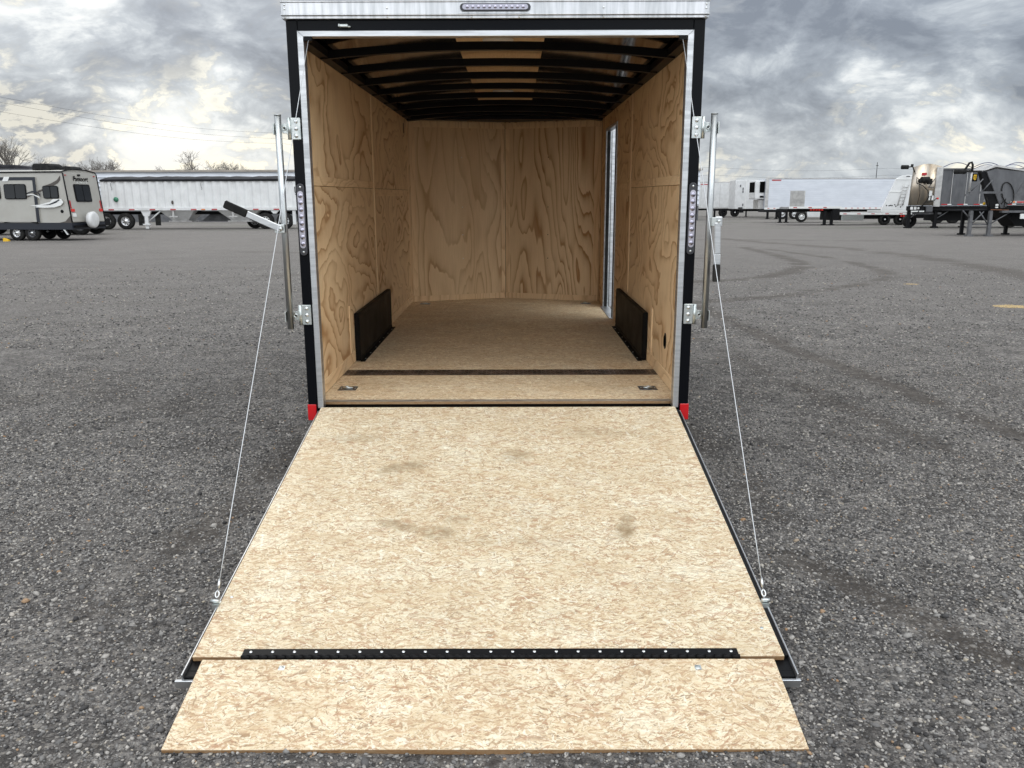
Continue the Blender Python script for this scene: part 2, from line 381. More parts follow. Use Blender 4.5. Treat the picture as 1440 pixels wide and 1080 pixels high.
def text_mesh(name, body, size, material, parent, M, extrude=.002, bold=False, xs=1.0):
    cu = bpy.data.curves.new(name, 'FONT'); cu.body = body; cu.size = size; cu.extrude = extrude
    cu.align_x = 'CENTER'; cu.align_y = 'CENTER'
    if bold: cu.offset = size*.02
    t = bpy.data.objects.new(name, cu); col.objects.link(t)
    dg = bpy.context.evaluated_depsgraph_get(); me = bpy.data.meshes.new_from_object(t.evaluated_get(dg))
    bpy.data.objects.remove(t); me.transform(M @ Matrix.Diagonal((xs,1,1,1)))
    me.materials.clear(); me.materials.append(material)
    o = bpy.data.objects.new(name, me); col.objects.link(o); o.parent = parent; return o

# ------------------------------------------------------------------ ground
rng = np.random.default_rng(5)
_lat = rng.random((256, 256))
def vnoise(x, y):
    xi = np.floor(x).astype(int); yi = np.floor(y).astype(int); fx = x-xi; fy = y-yi
    fx = fx*fx*(3-2*fx); fy = fy*fy*(3-2*fy)
    g = lambda a, b: _lat[a % 256, b % 256]
    return (g(xi,yi)*(1-fx)+g(xi+1,yi)*fx)*(1-fy)+(g(xi,yi+1)*(1-fx)+g(xi+1,yi+1)*fx)*fy
def fbm(x, y, o=4):
    s = 0; a = .5; t = 0
    for i in range(o): s = s+a*vnoise(x*2**i+i*17.3, y*2**i+i*9.1); t += a; a *= .55
    return s/t
TRACKS_AND_SHADE = [([(2.6,12.0),(4.28,12.8),(4.88,13.1),(5.74,13.95),(6.52,14.9),(7.41,16.6),(7.9,18.5),(8.2,21),(8.5,26)], .28, 1.0),
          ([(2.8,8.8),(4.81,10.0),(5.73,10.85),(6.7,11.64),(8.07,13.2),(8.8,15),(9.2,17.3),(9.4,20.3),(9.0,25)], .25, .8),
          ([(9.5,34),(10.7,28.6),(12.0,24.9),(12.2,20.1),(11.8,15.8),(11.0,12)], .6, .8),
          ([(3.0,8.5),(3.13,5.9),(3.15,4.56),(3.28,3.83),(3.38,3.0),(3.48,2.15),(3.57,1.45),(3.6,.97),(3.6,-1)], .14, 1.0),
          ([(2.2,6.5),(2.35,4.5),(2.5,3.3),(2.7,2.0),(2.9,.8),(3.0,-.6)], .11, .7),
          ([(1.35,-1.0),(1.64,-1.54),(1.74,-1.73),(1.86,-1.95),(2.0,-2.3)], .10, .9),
          ([(1.15,3),(1.3,1.5),(1.4,.5),(1.45,-.5)], .16, .7),  # this and next strip: damp fines plus occlusion shade beside the trailer, as tone
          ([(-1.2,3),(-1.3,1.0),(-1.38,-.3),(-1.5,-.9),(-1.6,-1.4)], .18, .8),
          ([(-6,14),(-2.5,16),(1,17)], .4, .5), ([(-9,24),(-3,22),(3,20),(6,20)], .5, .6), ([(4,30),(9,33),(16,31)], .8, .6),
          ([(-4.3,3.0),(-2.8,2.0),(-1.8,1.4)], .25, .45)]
def fines_shade(x, y):
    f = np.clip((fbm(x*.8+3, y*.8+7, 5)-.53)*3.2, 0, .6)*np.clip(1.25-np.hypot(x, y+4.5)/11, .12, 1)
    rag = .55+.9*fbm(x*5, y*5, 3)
    for pts, w, k in TRACKS_AND_SHADE:
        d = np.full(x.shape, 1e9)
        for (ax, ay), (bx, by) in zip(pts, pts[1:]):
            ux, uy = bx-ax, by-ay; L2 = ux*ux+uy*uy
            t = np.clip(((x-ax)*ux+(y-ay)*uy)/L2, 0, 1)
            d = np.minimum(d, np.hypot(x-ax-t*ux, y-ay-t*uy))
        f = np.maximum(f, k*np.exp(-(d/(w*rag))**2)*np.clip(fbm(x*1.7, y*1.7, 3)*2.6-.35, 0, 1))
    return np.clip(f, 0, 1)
def height(x, y): return (fbm(x*1.3, y*1.3, 3)-.5)*.02 - .012*fines_shade(x, y)
def graded(lo, hi, c0, c1, step, g=1.12):
    a = list(np.arange(c0, c1, step)); s = step
    while a[-1] < hi: s *= g; a.append(a[-1]+s)
    s = step
    while a[0] > lo: s *= g; a.insert(0, a[0]-s)
    return np.array(a)
gx = graded(-900, 900, -7, 13.2, .09, 1.10); gy = graded(-60, 1500, -3.6, 31, .09, 1.08)
X, Y = np.meshgrid(gx, gy); F = fines_shade(X, Y); Z = height(X, Y)*np.clip(1-np.hypot(X, Y)/60, 0, 1)
me = bpy.data.meshes.new('ground'); ny, nx = X.shape
vs = np.stack([X, Y, Z], -1).reshape(-1, 3)
ii = (np.arange(ny-1)[:, None]*nx+np.arange(nx-1)[None]).reshape(-1)
fs = np.stack([ii, ii+1, ii+nx+1, ii+nx], -1)
me.vertices.add(len(vs)); me.vertices.foreach_set('co', vs.astype('f').ravel())
me.loops.add(fs.size); me.loops.foreach_set('vertex_index', fs.ravel().astype('i'))
me.polygons.add(len(fs)); me.polygons.foreach_set('loop_start', np.arange(0, fs.size, 4, dtype='i')); me.update(calc_edges=True)
at = me.attributes.new('fines_shade', 'FLOAT', 'POINT'); at.data.foreach_set('value', F.astype('f').ravel())
me.polygons.foreach_set('use_smooth', np.ones(len(fs), bool))
ground = bpy.data.objects.new('ground', me); col.objects.link(ground); ground['kind'] = 'structure'
M_ground = mat('gravel_lot', (.1,.1,.1), .85, 0, .3); t, b = base(M_ground)
o = t.n('ShaderNodeTexCoord', _out=3)
fa = t.n('ShaderNodeAttribute', _out=2, _props={'attribute_name': 'fines_shade'})
def vor(v, sc, rnd=1.0):
    vn = t.t.nodes.new('ShaderNodeTexVoronoi'); vn.inputs['Scale'].default_value = sc; vn.inputs['Randomness'].default_value = rnd
    t.t.links.new(v, vn.inputs['Vector']); sp = t.t.nodes.new('ShaderNodeSeparateColor'); t.t.links.new(vn.outputs['Color'], sp.inputs[0])
    return vn.outputs['Distance'], sp.outputs
ow = t.vadd(o, t.vscale(t.noise(o, 60, 2, out=1), .008))
dA, cA = vor(ow, 72); dB, cB = vor(ow, 150); dC, cC = vor(ow, 11)
gp = [(0, (.020,.019,.019)), (.25, (.060,.059,.060)), (.5, (.140,.138,.139)), (.8, (.27,.266,.262)), (.95, (.36,.35,.33)), (1, (.44,.39,.31))]
cs = t.mix(t.m('GREATER_THAN', cA[1], .55), t.ramp(cA[0], gp), t.ramp(cB[0], gp))
stone_c = t.mix(t.mr(cC[0], 0, 1, 0, .25), cs, (.12,.12,.125))
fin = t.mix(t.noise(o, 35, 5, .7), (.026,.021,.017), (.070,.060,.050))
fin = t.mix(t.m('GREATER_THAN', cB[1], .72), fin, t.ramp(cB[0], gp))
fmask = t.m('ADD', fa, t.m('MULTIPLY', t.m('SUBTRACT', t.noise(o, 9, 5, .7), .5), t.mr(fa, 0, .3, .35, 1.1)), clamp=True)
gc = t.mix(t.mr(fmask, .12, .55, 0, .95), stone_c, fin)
lp = t.noise(o, .35, 4, .6)
mo = t.noise(t.map(o, loc=(4,4,0)), 2.4, 9, .78, .2)
mo2 = t.noise(t.map(o, sc=(.5,1,1)), 14, 5, .7)
nr = t.mr(t.n('ShaderNodeVectorMath', _out=1, _props={'operation': 'LENGTH'}, i0=o), 3, 14, 1, .30)
gc = t.mix(t.mr(t.noise(t.map(o, loc=(2,7,0)), .9, 6, .7), .56, .44, 0, .30), gc, (.05,.045,.04))
gc = t.mix(t.m('MULTIPLY', t.mr(mo, .38, .54, .62, 0), nr), gc, (.034,.031,.028))
gc = t.mix(t.m('MULTIPLY', t.mr(mo, .50, .64, 0, .5), nr), gc, (.30,.29,.275))
gc = t.mix(t.m('MULTIPLY', t.mr(mo2, .50, .36, 0, .7), t.mr(fmask, .1, .7, .5, 1)), gc, (.030,.028,.026))
mo3 = t.noise(t.map(o, loc=(1,9,0)), 19, 4, .85)
gc = t.mix(t.mr(mo3, .50, .38, 0, .62), gc, (.030,.028,.026))
gc = t.mix(t.mr(mo3, .52, .64, 0, .5), gc, (.33,.32,.305))
dD, cD = vor(ow, 26)
dE, cE = vor(ow, 44)
gc = t.mix(t.m('MULTIPLY', t.m('GREATER_THAN', cD[0], .90), t.mr(dD, .38, .30, 0, .55)), gc, (.34,.33,.31))
gc = t.mix(t.m('MULTIPLY', t.m('GREATER_THAN', cE[0], .88), t.mr(dE, .42, .32, 0, .6)), gc, (.32,.315,.30))
gc = t.mix(t.m('MULTIPLY', t.m('LESS_THAN', cE[1], .12), t.mr(dE, .5, .36, 0, .7)), gc, (.030,.029,.028))
# lot tone grows paler with distance from the ramp
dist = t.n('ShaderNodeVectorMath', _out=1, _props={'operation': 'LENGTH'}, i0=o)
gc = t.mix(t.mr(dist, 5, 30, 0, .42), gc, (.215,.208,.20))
gc = t.mix(t.mr(lp, .35, .7, .10, .0), gc, (.30,.29,.28))
gr = t.m('MULTIPLY', t.mr(t.noise(t.map(o, sc=(.12,.4,1)), 1, 4, .6), .52, .66, 0, .5), t.mr(dist, 45, 56))
gc = t.mix(gr, gc, (.06,.085,.035))
hh = t.m('ADD', t.m('MULTIPLY', t.m('SUBTRACT', 1.0, dA), t.m('MULTIPLY', cA[2], .9)), t.m('MULTIPLY', t.m('SUBTRACT', 1.0, dB), .35))
hh = t.m('MULTIPLY', hh, t.mr(fmask, .2, .8, 1, .35))
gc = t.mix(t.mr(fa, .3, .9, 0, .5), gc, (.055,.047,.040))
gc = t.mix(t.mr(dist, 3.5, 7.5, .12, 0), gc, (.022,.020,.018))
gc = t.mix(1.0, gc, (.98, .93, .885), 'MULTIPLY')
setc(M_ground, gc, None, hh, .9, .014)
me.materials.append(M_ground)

# loose stones: real geometry where the lot is seen close up
def stones():
    phi = (1+5**.5)/2
    iv = np.array([(-1,phi,0),(1,phi,0),(-1,-phi,0),(1,-phi,0),(0,-1,phi),(0,1,phi),(0,-1,-phi),(0,1,-phi),(phi,0,-1),(phi,0,1),(-phi,0,-1),(-phi,0,1)], float)
    iv /= np.linalg.norm(iv[0])
    ifs = np.array([(0,11,5),(0,5,1),(0,1,7),(0,7,10),(0,10,11),(1,5,9),(5,11,4),(11,10,2),(10,7,6),(7,1,8),(3,9,4),(3,4,2),(3,2,6),(3,6,8),(3,8,9),(4,9,5),(2,4,11),(6,2,10),(8,6,7),(9,8,1)])
    pts = []
    for (x0, x1, y0, y1, dens, rad) in [(-3.4, 3.6, -3.3, 0.6, 5600, (.0030, .0080)), (-4.8, 5.2, .6, 4.6, 2300, (.0045, .0095)), (-7, 7.6, 4.6, 9, 330, (.007, .015)), (-12, 12.5, 9, 17, 70, (.009, .018)), (-3.6, 3.8, -3.3, 1.5, 75, (.009, .015)), (-5, 5.4, -3.2, 6, 4, (.013, .019))]:
        n = int((x1-x0)*(y1-y0)*dens)
        x = rng.uniform(x0, x1, n); y = rng.uniform(y0, y1, n); r = rad[0]+(rad[1]-rad[0])*rng.random(n)**1.8
        cx, cy = .087, -4.524
        keep = np.abs(x-cx) < .66*(y-cy)+.15
        keep &= ~((np.abs(x) < 1.0) & (y > -1.2)) 
        keep &= ~((np.abs(x) < .965) & (y > -2.352))
        keep &= rng.random(n) > fines_shade(x, y)*.93*np.where(r > .011, .5, 1)
        if y0 > .5: keep &= rng.random(n) > .75*((y-y0)/(y1-y0))
        pts.append(np.stack([x, y, r], -1)[keep])
    P = np.concatenate(pts); n = len(P)
    q = rng.normal(size=(n, 3)); an = rng.uniform(0, 2*np.pi, n)
    sc = np.stack([rng.uniform(.75, 1.5, n), rng.uniform(.6, 1.0, n), rng.uniform(.35, .75, n)], -1)*P[:, 2:3]
    V = iv[None]*(1+rng.uniform(-.22, .22, (n, 12, 1)))*sc[:, None]
    tilt = rng.normal(0, .25, n)
    ct, st = np.cos(tilt)[:, None], np.sin(tilt)[:, None]
    V = np.stack([V[..., 0]*ct-V[..., 2]*st, V[..., 1], V[..., 0]*st+V[..., 2]*ct], -1)
    ca, sa = np.cos(an)[:, None], np.sin(an)[:, None]
    V = np.stack([V[..., 0]*ca-V[..., 1]*sa, V[..., 0]*sa+V[..., 1]*ca, V[..., 2]], -1)
    z = height(P[:, 0], P[:, 1]) + sc[:, 2]*.45
    V += np.stack([P[:, 0], P[:, 1], z], -1)[:, None]
    Fc = (ifs[None]+12*np.arange(n)[:, None, None]).reshape(-1, 3)
    me = bpy.data.meshes.new('loose_gravel')
    me.vertices.add(n*12); me.vertices.foreach_set('co', V.astype('f').ravel())
    me.loops.add(Fc.size); me.loops.foreach_set('vertex_index', Fc.ravel().astype('i'))
    me.polygons.add(len(Fc)); me.polygons.foreach_set('loop_start', np.arange(0, Fc.size, 3, dtype='i')); me.update(calc_edges=True)
    ob = bpy.data.objects.new('loose_gravel', me); col.objects.link(ob)
    m = mat('stone', (.1,.1,.1), .8, 0, .3); t, b = base(m)
    ri = t.n('ShaderNodeNewGeometry', _out=8)
    oc = t.n('ShaderNodeTexCoord', _out=3)
    c = t.ramp(ri, [(0, (.030,.030,.032)), (.18, (.085,.085,.088)), (.45, (.165,.165,.168)), (.72, (.28,.278,.275)), (.90, (.42,.41,.395)), (.965, (.42,.40,.37)), (.988, (.36,.33,.27)), (.990, (.32,.20,.11)), (1, (.34,.24,.16))])
    c = t.mix(t.mr(t.noise(oc, 220, 3, .6), .4, .7, 0, .35), c, (.05,.05,.052))
    c = t.mix(1.0, c, (1.05, 1.0, .94), 'MULTIPLY')
    setc(m, c); me.materials.append(m)
    tag(ob, 'loose grey crushed gravel strewn over the lot around the ramp', 'gravel', kind='stuff')
stones()
# spilled sawdust patches on the right of the lot
for i, (x, y, rx, ry, lab) in enumerate([(7.85, 8.3, .30, .22, 'larger pale yellow grain spill on the gravel at the right edge'), (7.98, 11.95, .15, .10, 'small faint grain spill on the gravel, the farther one')]):
    mb = MB()
    for k in range(420 if i == 0 else 90):
        a = random.Random(k+i*999).uniform(0, 6.28); q = random.Random(k*7+i).random()**.7
        px, py = x+math.cos(a)*rx*q, y+math.sin(a)*ry*q
        mb.dome((px, py, .0), .005+.009*random.Random(k*3).random(), (0,0,1), .5, 5)
    mb.build('grain_spill', worn('spilled_grain', (.50,.36,.17), (.40,.30,.16), 30, (.8,.9)))
    tag(col.objects[-1], lab, 'grain spill', 'grain spills on the lot')

# ------------------------------------------------------------------ the cargo trailer
TP = R(.61); HF = .473
TL = thing('cargo_trailer', 'black enclosed cargo trailer with plywood interior and its ramp door lowered', 'trailer')
bl = dict(loc=(0, 0, HF), rot=(TP, 0, 0))
def tp(name, mb, m, parent=TL, bevel=0, **k):
    if parent is TL: return mb.build(name, m, TL, bevel, **bl, **k)
    return mb.build(name, m, parent, bevel, **k)
W2 = 1.067; WI = 1.035; DD = 4.643; DV = .359; ZC = 1.925
# black rear frame
fr = MB().box(-W2, -1.009, 0, .06, -.075, 2.022).box(1.009, W2, 0, .06, -.075, 2.022).box(-1.009, 1.009, 0, .06, 1.968, 2.022).box(-1.009, 1.009, 0.002, .058, -.09, -.02)
rear = tp('rear_frame', fr, M_black, bevel=.003)
tr = MB()
for sx in (-1, 1):
    tr.prism([(sx*1.011, -.012), (sx*.979, -.012), (sx*.979, 1.942), (sx*1.011, 1.97)], 'y', -.008, .05)
tr.prism([(-1.011, 1.9702), (-.979, 1.9422), (.979, 1.9422), (1.011, 1.9702)], 'y', -.008, .05)
trim = tp('opening_trim', tr, M_alu, bevel=.002)
# roof cap with lips
cp = MB().box(-1.081, 1.079, -.028, .05, 2.044, 2.100).box(-1.083, 1.081, -.034, .05, 2.100, 2.106).box(-1.083, 1.081, -.034, .05, 2.038, 2.044).box(-1.080, 1.078, -.022, .05, 2.024, 2.038)
cap = tp('roof_cap', cp, M_aluh, bevel=.0015)
for sx, z in [(s*xx, zz) for s in (-1, 1) for xx, zz in ((1.062, 2.088), (1.062, 2.068), (1.062, 2.031), (.545, 2.072), (.545, 2.031), (.12, 2.031))]:
    tp('screw', MB().dome((sx, -.0285 if z > 2.04 else -.0225, z), .0055), M_screw, cap)
# identification light bar in the cap
ml = MB().capsule((0, 2.0735), .0185, .178, -.036, -.0285, vertical=False)
mk = tp('marker_light', ml, M_bezel)
tp('lens', MB().capsule((0, 2.0735), .013, .165, -.044, -.0362, vertical=False), M_lens, mk)
for k in range(11): tp('diode', MB().dome((-.14+.028*k, -.0445, 2.0735), .009, flat=.35), M_diode, mk)
# door catch above the opening
lt = MB().box(-.792, -.748, -.022, -.001, 1.985, 2.0).box(-.80, -.788, -.012, -.001, 1.988, 2.004).box(-.752, -.735, -.016, -.001, 1.984, 1.992)
tp('door_catch', lt, M_galv, bevel=.003)
# tail lights
def tail(x):
    z0, z1 = .838, 1.215; c = (x, (z0+z1)/2)
    b_ = tp('tail_light', MB().capsule(c, .0205, (z1-z0)/2, -.010, -.0008), M_bezel, bevel=.002)
    tp('lens', MB().capsule(c, .0150, .150, -.0155, -.0103), M_lens, b_)
    for k in range(8):
        tp('diode', MB().dome((x, -.0158, c[1]-.126+.036*k), .0135, flat=.4, n=8), M_diode, b_)
    for s in (-1, 1): tp('screw', MB().dome((x, -.0102, c[1]+s*.170), .006), M_screw, b_)
tail(-1.040); tail(1.040)
# red corner reflectors
for s in (-1, 1):
    x0, x1 = (s*1.0705, s*1.022) if s > 0 else (s*1.0705, s*1.022)
    tp('red_reflector', MB().box(min(x0, x1), max(x0, x1), -.006, .045, -.083, .008), M_red, bevel=.002)
# outer skin: sides, nose and roof
sk = MB()
for s in (-1, 1):
    if s < 0: sk.box(-1.064, -1.046, .06, DD, -.10, 2.02)
    else:
        sk.box(1.046, 1.064, .06, 3.30, -.10, 2.02); sk.box(1.046, 1.064, 3.30, 4.20, 1.80, 2.02); sk.box(1.046, 1.064, 3.30, 4.20, -.10, -.01); sk.box(1.046, 1.064, 4.20, DD, -.10, 2.02)
sk.prism([(-1.064, DD), (-1.046, DD), (0, DD+DV+.03), (1.046, DD), (1.064, DD), (0, DD+DV+.07)], 'z', -.10, 2.075)
tp('outer_skin', sk, M_black)
# arched roof skin and the rest of the top
nn = 14; RA = .09
def arch(x, base_, ra=RA): return base_+ra*(1-(x/1.05)**2)
def archstrip(xa, xb, y0, y1, zb, th, ra=RA, n=nn):
    mb = MB(); xs = [xa+(xb-xa)*i/n for i in range(n+1)]
    vs = []
    for y in (y0, y1):
        for x in xs: vs.append((x, y, arch(x, zb, ra)))
        for x in xs: vs.append((x, y, arch(x, zb, ra)+th))
    m_ = n+1; fs = []
    for i in range(n):
        fs += [(i, i+1, 2*m_+i+1, 2*m_+i), (m_+i, 2*m_+m_+i, 2*m_+m_+i+1, m_+i+1), (i, m_+i, m_+i+1, i+1), (2*m_+i, 2*m_+i+1, 2*m_+m_+i+1, 2*m_+m_+i)]
    fs += [(0, 2*m_, 3*m_, m_), (n, m_+n, 3*m_+n, 2*m_+n)]
    mb.add(vs, fs); mb.sm = [False]*len(mb.f); return mb
rs = archstrip(-1.045, 1.045, .052, DD+.40, 1.972, .012)
for i in range(len(rs.sm)): rs.sm[i] = False
tp('roof_skin', rs, M_roofskin)
tp('roof_edge', MB().box(-1.066, -1.0305, .062, DD, 2.022, 2.075).box(1.0305, 1.066, .062, DD, 2.022, 2.075), M_aluh)
tp('roof_centre_board', archstrip(-.25, .275, .055, 4.45, 1.969, .0025), M_centre)
for k in range(7):
    y = .55+.6*k
    tp('roof_bow', archstrip(-1.02, 1.02, y, y+.042, 1.914, .044, .054), M_black if k < 0 else M_blackm, bevel=0)
tp('roof_bow', archstrip(-1.02, 1.02, 4.50, 4.62, 1.905, .04, .06), M_blackm)
tp('roof_rail', MB().box(-1.034, -.975, .06, DD, 1.926, 1.968), M_blackm); tp('roof_rail', MB().box(.975, 1.034, .06, DD, 1.926, 1.968), M_blackm)
tp('nose_header', MB().prism([(-1.03, DD-.03), (1.03, DD-.03), (0, DD+DV-.02)], 'z', 1.927, 1.957), M_blackm)
for y in (.76, 3.27):
    dl = tp('dome_light', MB().lathe([(0, .085), (-.012, .082), (-.020, .06), (-.023, .0)], (.0, y, arch(0, 1.9655, RA)), 'z'), M_dome)
    tp('bezel', MB().lathe([(.001, .093), (-.004, .093), (-.006, .084)], (.0, y, arch(0, 1.9655, RA)), 'z'), M_white, dl)
# floor, sub-floor frame
tp('floor', MB().box(-WI, WI, .090, DD, -.018, 0).prism([(-WI, DD), (WI, DD), (0, DD+DV)], 'z', -.018, 0), M_floor)
tp('floor_sill', MB().box(-1.006, 1.006, -.010, .089, -.03, -.014), M_hole)
tp('sub_frame', MB().box(-1.03, 1.03, .10, .16, -.10, -.02).box(-1.03, -.97, .16, DD, -.12, -.02).box(.97, 1.03, .16, DD, -.12, -.02).box(-.97, .97, 1.5, 1.56, -.1, -.02).box(-.97, .97, 3.1, 3.16, -.1, -.02), M_frame)
tp('threshold', MB().box(-1.03, 1.03, .0905, .135, .0006, .0022), worn('grimy_threshold', (.12,.10,.08), (.40,.33,.25), 9, (.5,.7), 0, (1, 4, 1), lo=.35, hi=.7))
# diamond tread strip
ts = MB().box(-1.034, 1.034, .800, .962, .001, .0035)
for i in range(68):
    for j in range(5):
        cx = -1.015+i*.0303; cy = .82+j*.0305
        a = R(45 if (i+j) % 2 else -45)
        M_ = Matrix.Translation((cx, cy, .0035)) @ Matrix.Rotation(a, 4, 'Z')
        ts.box(-.012, .012, -.0038, .0038, 0, .0024, M=M_)
tp('tread_strip', ts, M_tread)
# recessed tie-down rings
def dring(x, y):
    r_ = tp('floor_ring', MB().lathe([(.001, .045), (.004, .044), (.004, .036), (-.0, .030), (-.004, .0)], (0, 0, 0), 'z', 20).box(-.054, .054, -.05, -.043, .0005, .004).box(-.054, .054, .043, .05, .0005, .004).box(-.054, -.046, -.043, .043, .0005, .004).box(.046, .054, -.043, .043, .0005, .004).box(-.046, .046, -.043, .043, .0004, .0012), M_galvd)
    r_.location = Vector((0, 0, HF)) + Euler((TP, 0, 0)).to_matrix() @ Vector((x, y, 0))
    pts = [(.026*math.cos(a), .026*math.sin(a)-.002, .008) for a in [R(-20+i*220/10) for i in range(11)]]
    tp('ring', MB().tube(pts+[pts[0]], .0045, 8), M_galv, r_)
    tp('screw', MB().dome((-.042, 0, .004), .004, (0,0,1)), M_screw, r_); tp('screw', MB().dome((.042, 0, .004), .004, (0,0,1)), M_screw, r_)
for x, y in ((-.925, .42), (.905, .41), (-.87, 4.45), (.87, 4.45)): dring(x, y)
# plywood lining, sheet by sheet
ZS = 1.205
def sheet(s, y0, y1, z0, z1, m=M_plyS):
    a, b_ = (s*WI, s*(WI+.009)); tp('wall_panel', MB().box(min(a, b_), max(a, b_), y0, y1, z0, z1), m, bevel=.0012)
def batt(s, y0, y1, z0, z1, m=M_batten, pr=.006):
    a, b_ = (s*(WI-pr), s*(WI+.003)); tp('wall_batten', MB().box(min(a, b_), max(a, b_), y0, y1, z0, z1), m, bevel=.002)
YB = 2.33
for s in (-1, 1):
    sheet(s, .05, YB-.004, .0, ZS-.0005); sheet(s, .05, YB-.004, ZS+.002, ZC+.03)
batt(-1, YB+.003, YB+.05, .36, ZC); batt(1, YB+.003, YB+.05, .36, ZC)
sheet(-1, YB+.003, DD, .0, ZS-.0005); sheet(-1, YB+.003, DD, ZS+.002, ZC+.03)
sheet(1, YB+.003, 3.298, .0, ZS-.0005); sheet(1, YB+.003, 3.298, ZS+.002, ZC+.03); sheet(1, 3.302, 4.198, 1.80, ZC+.03); sheet(1, 4.202, DD, 0.0, ZC+.03)
batt(-1, .055, YB-.014, ZS+.002, ZS+.055, M_battenh, .005); batt(-1, YB+.044, DD, ZS-.06, ZS-.004, M_battenh, .005)
batt(1, .055, YB-.014, ZS+.002, ZS+.055, M_battenh, .005); batt(1, YB+.044, 3.25, ZS-.012, ZS+.044, M_battenh, .004)
batt(-1, 2.84, DD, .0, .075, M_battenh, .008); batt(-1, .092, 1.262, .003, .085, M_battenh, .004); batt(1, .092, 1.262, .003, .085, M_battenh, .004)
batt(-1, 1.10, 1.14, .09, .42, M_batten, .007); batt(1, 1.08, 1.12, .09, .40, M_batten, .007)
batt(-1, DD-.06, DD, .08, ZC, M_batten, .006)
# nose panels
def nose(s):
    n_ = Vector((s*DV, DD and WI, 0)); n_.normalize()
    L = math.hypot(WI, DV); ang = math.atan2(DV, WI)
    def place(mb_fn, name, m, dy=0.0):
        M_ = Matrix.Translation((0, DD+DV-.004+dy, 0)) @ Matrix.Rotation(-s*ang, 4, 'Z')
        mb = MB(); mb_fn(mb, M_, s); tp(name, mb, m, bevel=.001)
    lo, hi = (0.003, L-.004)
    def rng_(a, c): return (a, c) if s > 0 else (-c, -a)
    place(lambda mb, M_, s: mb.box(*rng_(lo, hi), 0, .009, 0, ZC+.03, M=M_), 'front_panel', M_plyR if s > 0 else M_plyz)
    place(lambda mb, M_, s: mb.box(*rng_(.004, .052), -.007, -.0005, .065, ZC-.07, M=M_), 'wall_batten', M_batten)
    place(lambda mb, M_, s: mb.box(*rng_(L-.075, L-.02), -.007, -.0005, .065, ZC-.07, M=M_), 'wall_batten', M_batten)
    place(lambda mb, M_, s: mb.box(*rng_(.004, L-.02), -.008, -.0005, .0, .06, M=M_), 'wall_batten', M_batten)
    place(lambda mb, M_, s: mb.box(*rng_(.004, L-.02), -.008, -.0005, ZC-.068, ZC-.006, M=M_), 'wall_batten', M_batten)
    for zz in (1.55, 1.02, .72, .46):
        place(lambda mb, M_, s: mb.dome(M_ @ Vector((s*.50, -.001, zz)), .0055), 'screw', M_screw if s < 0 else M_hole)
nose(-1); nose(1)
# wheel boxes
for s in (-1, 1):
    def q(a, b_): return (min(s*a, s*b_), max(s*a, s*b_))
    mb = MB().box(*q(1.0, 1.034), 1.27, 2.82, .006, .345)
    wb = tp('wheel_box', mb, M_wbox, bevel=.004)
    tp('flange', MB().box(*q(.968, .9995), 1.262, 2.83, .001, .005).box(*q(.996, .9995), 1.272, 2.818, .006, .03), M_wbox, wb)
    fl_ = MB().box(*q(.9965, .9995), 1.275, 1.30, .034, .340).box(*q(.9965, .9995), 2.79, 2.815, .034, .340).box(*q(.9965, .9995), 1.301, 2.789, .318, .340)
    tp('folded_edge', fl_, M_wbox, wb, bevel=.001)
    r0 = random.Random(4)
    for k in range(7): tp('screw', MB().dome((s*(.982+r0.uniform(-.006, .006)), 1.37+k*.22+r0.uniform(-.02, .02), .0055), .006, (0,0,1)), M_screw, wb)
# oval side vent on the right wall and slot on the left
def oval(x, y, z, ry, rz, name, m, parent=TL):
    pts = [(y+ry*math.cos(a), z+rz*math.sin(a)) for a in [R(k*30) for k in range(12)]]
    return tp(name, MB().prism(pts, 'x', *sorted((x, x-.004*(1 if x > 0 else -1)))), m, parent)
v_ = oval(1.0345, .587, .262, .034, .050, 'side_vent', M_blackm); oval(1.0300, .587, .262, .022, .036, 'vent_hole', M_hole, v_)
oval(-1.0345, 4.33, 1.82, .02, .05, 'wall_cap', M_blackm)
# side door: jamb, sill, and the door leaf swung outwards
jb = MB()
jb.box(1.026, 1.085, 4.165, 4.20, 0, 1.80).box(1.026, 1.085, 3.30, 3.325, 0, 1.80).box(1.026, 1.085, 3.325, 4.165, 1.775, 1.80)
jm = tp('door_jamb', jb, M_alu, bevel=.002)
tp('door_sill', MB().box(1.0, 1.09, 3.325, 4.165, -.012, .006), M_alu, jm)
tp('door_seal', MB().box(1.040, 1.066, 4.120, 4.1645, .01, 1.77).box(1.02, 1.045, 3.3255, 3.340, .01, 1.77), M_rubber, jm)
dr = tp('side_door', MB().box(0, .84, 0, .028, .01, 1.77), worn('door_liner', (.36,.36,.37), (.27,.27,.28), 3, (.4,.6)), bevel=.003)
dr.location = Vector((0, 0, HF)) + Euler((TP, 0, 0)).to_matrix() @ Vector((1.095, 4.185, 0)); dr.rotation_euler = (0, 0, R(18))
tp('door_edging', MB().box(-.003, .035, -.004, .032, .008, 1.772).box(.805, .843, -.004, .032, .008, 1.772).box(.035, .805, -.004, .032, 1.735, 1.772).box(.035, .805, -.004, .032, .008, .045), M_alu, dr)
tp('door_gasket', MB().box(.045, .062, -.010, -.0005, .05, 1.73).box(.78, .797, -.010, -.0005, .05, 1.73), M_rubber, dr)
